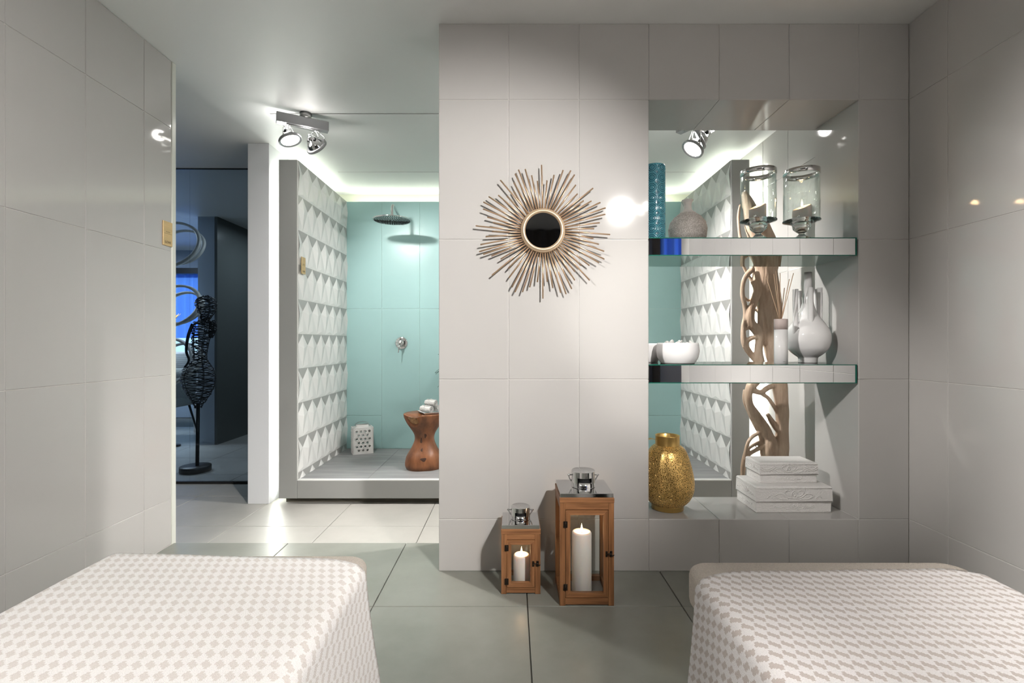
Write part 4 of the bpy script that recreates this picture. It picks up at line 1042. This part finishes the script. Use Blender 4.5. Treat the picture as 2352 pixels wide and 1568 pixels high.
    vs = [p for r in rs for p in r]; m.add(vs, [(i * 4 + k, i * 4 + (k + 1) % 4, i * 4 + 4 + (k + 1) % 4, i * 4 + 4 + k) for i in range(3) for k in range(4)] + [(0, 1, 2, 3), (12, 13, 14, 15)]); m.build('dish', CERAM, t2)
    def roll(x, y, z, az, r, L_, lb):
        e = empty('rolled_towel', (x, y, z), lb, 'towel', 'rolled towels on the dish', rz=az)
        m = MB(); n = 90; vs = []
        for i in range(n + 1):
            a = i / n * 2 * PI * 3.2; rr = r * (.22 + .78 * i / n)
            for yy in (-L_ / 2, -L_ * .47, 0, L_ * .47, L_ / 2):
                e_ = 0.94 if abs(yy) > L_ * .48 else 1
                vs.append((yy, rr * e_ * math.cos(a), rr * e_ * math.sin(a)))
        m.add(vs, [(i * 5 + j, i * 5 + j + 1, (i + 1) * 5 + j + 1, (i + 1) * 5 + j) for i in range(n) for j in range(4)], True)
        o = m.build('terry_cloth', TOWEL, e); so = o.modifiers.new('t', 'SOLIDIFY'); so.thickness = .004
        m = MB(); m.tube([(0, (r + .0015) * math.cos(a), (r + .0015) * math.sin(a)) for a in [2 * PI * q / 24 for q in range(24)]], .0014, 6, closed=True); m.build('ribbon', CERMAT, e)
    b0 = pz + .006
    roll(pc[0] - .032, pc[1] - .028, b0 + .027, math.radians(-35), .026, .105, 'front rolled white towel on the dish')
    roll(pc[0] + .026, pc[1] + .026, b0 + .027, math.radians(-35), .026, .105, 'rear rolled white towel on the dish')
    roll(pc[0] - .002, pc[1] + .0, b0 + .069, math.radians(-35), .026, .100, 'topmost rolled white towel on the dish')
log_stool()
def white_lantern():
    rz = math.radians(25)
    t = empty('ceramic_lantern', (-1.285, 4.165, SZ0), 'white ceramic lantern with round cut-out holes on the shower floor', 'lantern', rz=rz)
    W_, D_, H_ = .170, .125, .222; th = .008; cols = 4; cw = W_ * .92 / 4.5; rows = 6; rh = (H_ - .03) / rows
    def panel(wd, half):
        m = MB(); mh = MB()
        nc = max(2, int(round((wd * .92) / cw)))
        x_st = -wd / 2 + (wd - (nc + 0.0) * cw) / 2
        # solid margins
        z0 = .015
        for rr in range(rows):
            k_ = nc if rr % 2 else nc - 1
            xs = -k_ * cw / 2
            m.box(-wd / 2, xs, -th, 0, z0 + rr * rh, z0 + (rr + 1) * rh); m.box(xs + k_ * cw, wd / 2, -th, 0, z0 + rr * rh, z0 + (rr + 1) * rh)
            for c in range(k_):
                cx = xs + (c + .5) * cw; cz = z0 + (rr + .5) * rh; R_ = cw * .27; n = 16; vs = []
                for d in (-th, 0):
                    for q in range(n):
                        a = 2 * PI * q / n + PI / 4; ca, sa = math.cos(a), math.sin(a); s_ = 1 / max(abs(ca), abs(sa))
                        vs.append((cx + ca * s_ * cw / 2, d, cz + sa * s_ * rh / 2)); vs.append((cx + R_ * ca, d, cz + R_ * sa))
                fs = []
                for q in range(n):
                    l = (q + 1) % n; fs.append((2 * q, 2 * l, 2 * l + 1, 2 * q + 1)); fs.append((2 * n + 2 * q, 2 * n + 2 * q + 1, 2 * n + 2 * l + 1, 2 * n + 2 * l)); fs.append((2 * q + 1, 2 * l + 1, 2 * n + 2 * l + 1, 2 * n + 2 * q + 1))
                m.add(vs, fs)
                m.tube([(cx + cw * .44 * math.cos(a), -th, cz + cw * .44 * math.sin(a)) for a in [PI / 6 + PI / 3 * q for q in range(6)]], .0022, 5, closed=True)
        m.box(-wd / 2, wd / 2, -th, 0, 0, z0); m.box(-wd / 2, wd / 2, -th, 0, H_ - .015, H_)
        return m
    for (wd, ang, dx, dy) in ((W_, 0, 0, -D_ / 2 + th), (W_, PI, 0, D_ / 2 - th), (D_, PI / 2, W_ / 2 - th, 0), (D_, -PI / 2, -W_ / 2 + th, 0)):
        o = panel(wd, 0).build('pierced_panel', CERMAT, t); o.rotation_euler[2] = ang; o.location = (dx, dy, 0)
    m = MB(); m.box(-W_ / 2 + th, W_ / 2 - th, -D_ / 2 + th, D_ / 2 - th, 0, .008); m.build('bottom', CERMAT, t)
    m = MB(); m.lathe([(.088, H_ - .002), (.060, H_ + .001), (.056, H_ + .004), (.055, H_ + .020), (.051, H_ + .020), (.051, H_ - .004), (.088, H_ - .006)], 40, sx=.95, sy=.68)
    m.build('collar', CERMAT, t)
    m = MB(); pts = [(.060 * math.cos(a), .012, H_ + .012 + .030 * math.sin(a)) for a in [PI * q / 24 for q in range(25)]]
    vs = [];
    for p in pts: vs += [(p[0], p[1] - .007, p[2]), (p[0], p[1] + .007, p[2]), (p[0] * .97, p[1] + .007, p[2] - .002), (p[0] * .97, p[1] - .007, p[2] - .002)]
    m.add(vs, [(i * 4 + a, i * 4 + (a + 1) % 4, i * 4 + 4 + (a + 1) % 4, i * 4 + 4 + a) for i in range(24) for a in range(4)], True); m.build('handle', STEEL, t)
white_lantern()
def palm():
    cx, cy = -.275, 3.95
    t = empty('potted_palm', (cx, cy, SZ0), 'spiky leaved potted plant mostly hidden behind the back wall', 'plant')
    m = MB(); m.lathe([(.001, 0), (.11, 0), (.13, .10), (.14, .24), (.134, .24), (.125, .22), (.001, .22)], 40); m.build('pot', CERMAT, t)
    m = MB(); m.tube(smooth_path([(0, 0, .21), (.01, 0, .5), (-.01, .01, .78), (-.03, 0, .92)]), .014, 10); m.build('stem', STUMP, t)
    rg = random.Random(21)
    for k_ in range(30):
        az = 2 * PI * k_ / 30 * 5 + rg.uniform(-.2, .2); el = rg.uniform(-.35, 1.1); L_ = rg.uniform(.26, .345); z0 = .92 - rg.random() * .18
        vs = []
        for i in range(9):
            s = i / 8; w_ = .012 * math.sin(PI * min(1, .15 + s * .85)) + .0008; r = L_ * s; zz = z0 + r * math.sin(el) - .10 * s * s
            rr = r * math.cos(el * .8); x, y = rr * math.cos(az) - .03, rr * math.sin(az)
            vs += [(x - w_ * math.sin(az), y + w_ * math.cos(az), zz + .003), (x, y, zz), (x + w_ * math.sin(az), y - w_ * math.cos(az), zz + .003)]
        m = MB(); m.add(vs, [(i * 3 + a, i * 3 + a + 1, i * 3 + 4 + a, i * 3 + 3 + a) for i in range(8) for a in range(2)], True); m.build('leaf', LEAF, t)
palm()

# ------------------------------------------------------------------ plaques
def text_mesh(s, size, extrude=.0004):
    cu = bpy.data.curves.new('t', 'FONT'); cu.body = s; cu.size = size; cu.extrude = extrude; cu.align_x = 'CENTER'; cu.resolution_u = 3
    ob = bpy.data.objects.new('t', cu); col.objects.link(ob); dg = bpy.context.evaluated_depsgraph_get(); me = bpy.data.meshes.new_from_object(ob.evaluated_get(dg))
    bpy.data.objects.remove(ob); return me
def plaque(X, y0, y1, z0, z1, label):
    t = empty('plaque', (X, (y0 + y1) / 2, z0), label, 'sign', 'small brass wall plaques')
    w_ = y1 - y0; h = z1 - z0
    m = MB(); m.bbox(.0005, .006, -w_ / 2, w_ / 2, 0, h, .0006); m.build('plate', BRASS, t)
    me = text_mesh('LOVE', .0165); me.materials.clear(); me.materials.append(INK)
    o = link('lettering', me, t, (.0062, 0, h * .10)); o.rotation_euler = (PI / 2, 0, PI / 2)
    m = MB()
    m.box(.006, .0064, -w_ * .42, w_ * .42, h * .495, h * .503)
    for zz in (.555, .58): m.box(.006, .0064, -w_ * .24, w_ * .24, h * zz, h * (zz + .008))
    m.build('engraved_line', INK, t)
plaque(XL, 2.300, 2.362, 1.445, 1.561, 'small brass plaque lettered LOVE at the end of the left wall')
plaque(SX0 + .018, 3.345, 3.405, 1.458, 1.574, 'small brass plaque on the edge of the faceted shower wall')

# ------------------------------------------------------------------ beyond the smoked glass
def wire_figure():
    Y0 = 4.19; k_ = Y0 / F
    base = P(449, 1078, Y0)
    t = empty('wire_sculpture', (base.x, Y0, FL), 'black wire female torso sculpture on a pole behind the smoked glass', 'sculpture')
    m = MB(); m.lathe([(.001, 0), (.120, 0), (.120, .045), (.117, .048), (.001, .048)], 48); m.build('base', BLACK, t)
    zf = lambda y: CZ - (y - 787) * k_ - FL
    xf = lambda x: (x - 449) * k_
    m = MB(); m.tube([(xf(453), 0, .04), (xf(455), 0, zf(925))], .0145, 14); m.build('pole', BLACK, t)
    def wires(nm, rows, step=4.4, wr=.0040, seed=0):
        """rows: (y px, centre x px, half width px, depth factor)"""
        m = MB(); y = rows[0][0]; i = 0
        while y < rows[-1][0]:
            for (a, b) in zip(rows, rows[1:]):
                if a[0] <= y <= b[0]:
                    s = (y - a[0]) / (b[0] - a[0]); s = s * s * (3 - 2 * s); cx = a[1] + (b[1] - a[1]) * s; hw = a[2] + (b[2] - a[2]) * s; df = a[3] + (b[3] - a[3]) * s; break
            hw = max(hw, 1.5)
            pts = []
            for q in range(26):
                an = 2 * PI * q / 26; wob = 1.5 * math.sin(3 * an + i * 1.9 + seed) + 1.0 * math.sin(7 * an + i * 3.1)
                pts.append((xf(cx + hw * math.cos(an)), hw * k_ * df * math.sin(an), zf(y + wob)))
            m.tube(pts, wr * (.8 + .4 * ((i * 7) % 5) / 5), 5, closed=True); y += step; i += 1
        for q in range(5):
            an = 2 * PI * q / 5 + .5; m.tube([(xf(r[1] + r[2] * .97 * math.cos(an)), r[2] * .97 * k_ * r[3] * math.sin(an), zf(r[0])) for r in rows], .003, 5)
        m.build(nm, BLACK, t)
    wires('head', [(680, 473, 6, 1), (686, 473, 18, 1), (697, 473, 22, 1), (712, 475, 19, 1), (724, 474, 13, 1), (733, 471, 9, 1)], 4.0)
    wires('neck', [(731, 471, 9, 1), (741, 470, 8, 1)], 3.2)
    wires('torso', [(736, 468, 12, .8), (741, 466, 22, .6), (752, 466, 24, .6), (768, 463, 21, .7), (785, 460, 19, .7), (800, 459, 17, .7), (815, 459, 15, .7), (828, 459, 15, .8)], 4.4)
    wires('hips', [(825, 459, 15, .8), (838, 457, 25, .8), (852, 456, 34, .8), (868, 455, 37, .8), (885, 456, 34, .8), (902, 456, 27, .8), (918, 456, 17, .8), (930, 455, 9, .9), (937, 455, 6, 1)], 4.2, seed=2)
    wires('shoulder', [(737, 488, 5, 1), (744, 489, 7.5, 1), (756, 488, 8, 1), (768, 486, 6, 1), (776, 484, 3, 1)], 4)
    m = MB(); sp = smooth_path([(*[xf(446)], -.02, zf(744)), (xf(441), -.05, zf(772)), (xf(444), -.09, zf(805)), (xf(455), -.12, zf(826)), (xf(447), -.13, zf(842))], 8)
    m.tube(sp, [.014 - .007 * i / len(sp) for i in range(len(sp))], 9); m.build('arm', BLACK, t)
wire_figure()
def ring_screen():
    t = empty('ring_screen', (P(398, 700, 4.95).x, 4.95, FL), 'pale grey hanging sculpture of overlapping rings behind the smoked glass', 'sculpture')
    ringm = pm('pale_grey_lacquer', (.7, .71, .68), .4)
    for (y0, y1, xr, dy, dx) in ((508, 616, 456, 0, 0), (521, 608, 452, .10, 4), (655, 748, 457, 0, 0), (668, 742, 449, .10, 3), (778, 890, 440, 0, 0), (790, 872, 447, .10, 4)):
        k_ = 4.95 / F; cz = CZ - ((y0 + y1) / 2 - 787) * k_ - FL; R_ = (y1 - y0) / 2 * k_ * 1.25; cx = (xr - 398) * k_ - R_
        m = MB(); R2 = Matrix.Rotation(math.radians(12), 3, 'Y')
        n = 56; pts = [Vector((cx + R_ * math.cos(a), dy + .10 * math.sin(a), cz + R_ * .82 * math.sin(a))) for a in [2 * PI * q / n for q in range(n)]]
        vs = []
        for i, p in enumerate(pts):
            a = 2 * PI * i / n; o_ = Vector((math.cos(a), 0, math.sin(a)))
            for (e, f) in ((-.012, -.02), (.012, -.02), (.012, .02), (-.012, .02)): q_ = p + o_ * e; vs.append((q_.x, q_.y + f, q_.z))
        m.add(vs, [(i * 4 + a, i * 4 + (a + 1) % 4, ((i + 1) % n) * 4 + (a + 1) % 4, ((i + 1) % n) * 4 + a) for i in range(n) for a in range(4)], True); m.build('ring', ringm, t)
    m = MB(); m.tube([(-.18, .05, 0.0), (-.18, .05, HC - FL)], .006, 8); m.build('hanging_rod', BLACK, t)
ring_screen()
def fur_chair():
    q = P(405, 960, 5.6)
    t = empty('chair', (q.x - .1, 5.6, FL), 'grey fur covered chair far behind the smoked glass', 'chair')
    m, _ = rounded_slab(-.25, .25, -.25, .25, .38, .50, .10, .05); m.build('seat', FUR, t)
    m = MB(); m.lathe([(.25, .45), (.28, .55), (.28, .74), (.25, .80), (.20, .78), (.20, .48)], 40); m.v = [v for v in m.v]; m.build('backrest', FUR, t)
    for a, b in ((-.18, -.18), (.18, -.18), (-.18, .18), (.18, .18)): m = MB(); m.tube([(a * .8, b * .8, .40), (a * 1.2, b * 1.2, 0)], [.014, .008], 8); m.build('leg', BLACK, t)
fur_chair()
def side_table():
    q = P(402, 875, 6.1)
    t = empty('table', (q.x - .25, 6.3, FL), 'white table before the far lounge window', 'table')
    zt = q.z - FL
    m = MB(); m.bbox(-.6, .6, -.3, .3, zt - .03, zt, .004); m.build('tabletop', CERMAT, t)
    for a, b in ((-.55, -.25), (.55, -.25), (-.55, .25), (.55, .25)): m = MB(); m.bbox(a - .02, a + .02, b - .02, b + .02, 0, zt - .031, .002); m.build('leg', CERMAT, t)
    t2 = empty('basket', (q.x - .10, 6.3, FL + zt), 'white woven basket on the lounge table', 'basket')
    m = MB(); m.lathe([(.001, 0), (.26, 0), (.30, .36), (.29, .36), (.25, .01)], 40); m.build('body', CERMAT, t2)
    m = MB()
    for j in range(16): m.tube([((.262 + .0024 * j) * math.cos(a), (.262 + .0024 * j) * math.sin(a), .01 + j * .022) for a in [2 * PI * i / 32 for i in range(32)]], .006, 5, closed=True)
    m.build('weave', CERMAT, t2)
side_table()
def gold_plant():
    q = P(404, 735, 5.2)
    t = empty('gold_leaf_ornament', (q.x - .03, 5.2, q.z), 'small gold leaf ornament held by the black twig behind glass', 'ornament')
    rg = random.Random(3)
    for k_ in range(14):
        az = rg.random() * 6.28; el = rg.uniform(0, 1.2); L_ = rg.uniform(.05, .11); m = MB(); vs = []
        for i in range(6):
            s = i / 5; w_ = .018 * math.sin(PI * (.1 + .85 * s)); r = L_ * s
            x, y, z = r * math.cos(el) * math.cos(az), r * math.cos(el) * math.sin(az), r * math.sin(el)
            vs += [(x - w_ * math.sin(az), y + w_ * math.cos(az), z + .004), (x + w_ * math.sin(az), y - w_ * math.cos(az), z + .004)]
        m.add(vs, [(2 * i, 2 * i + 1, 2 * i + 3, 2 * i + 2) for i in range(5)], True); m.build('leaf', GOLD, t)
    m = MB(); m.tube([(.0, 0, .0), (.0, 0, -(q.z - FL) + .0)], .006, 6); m.build('stem', BLACK, t)
    m = MB(); m.lathe([(.001, -(q.z - FL)), (.07, -(q.z - FL)), (.07, -(q.z - FL) + .015), (.001, -(q.z - FL) + .015)], 24); m.build('base', BLACK, t)
gold_plant()
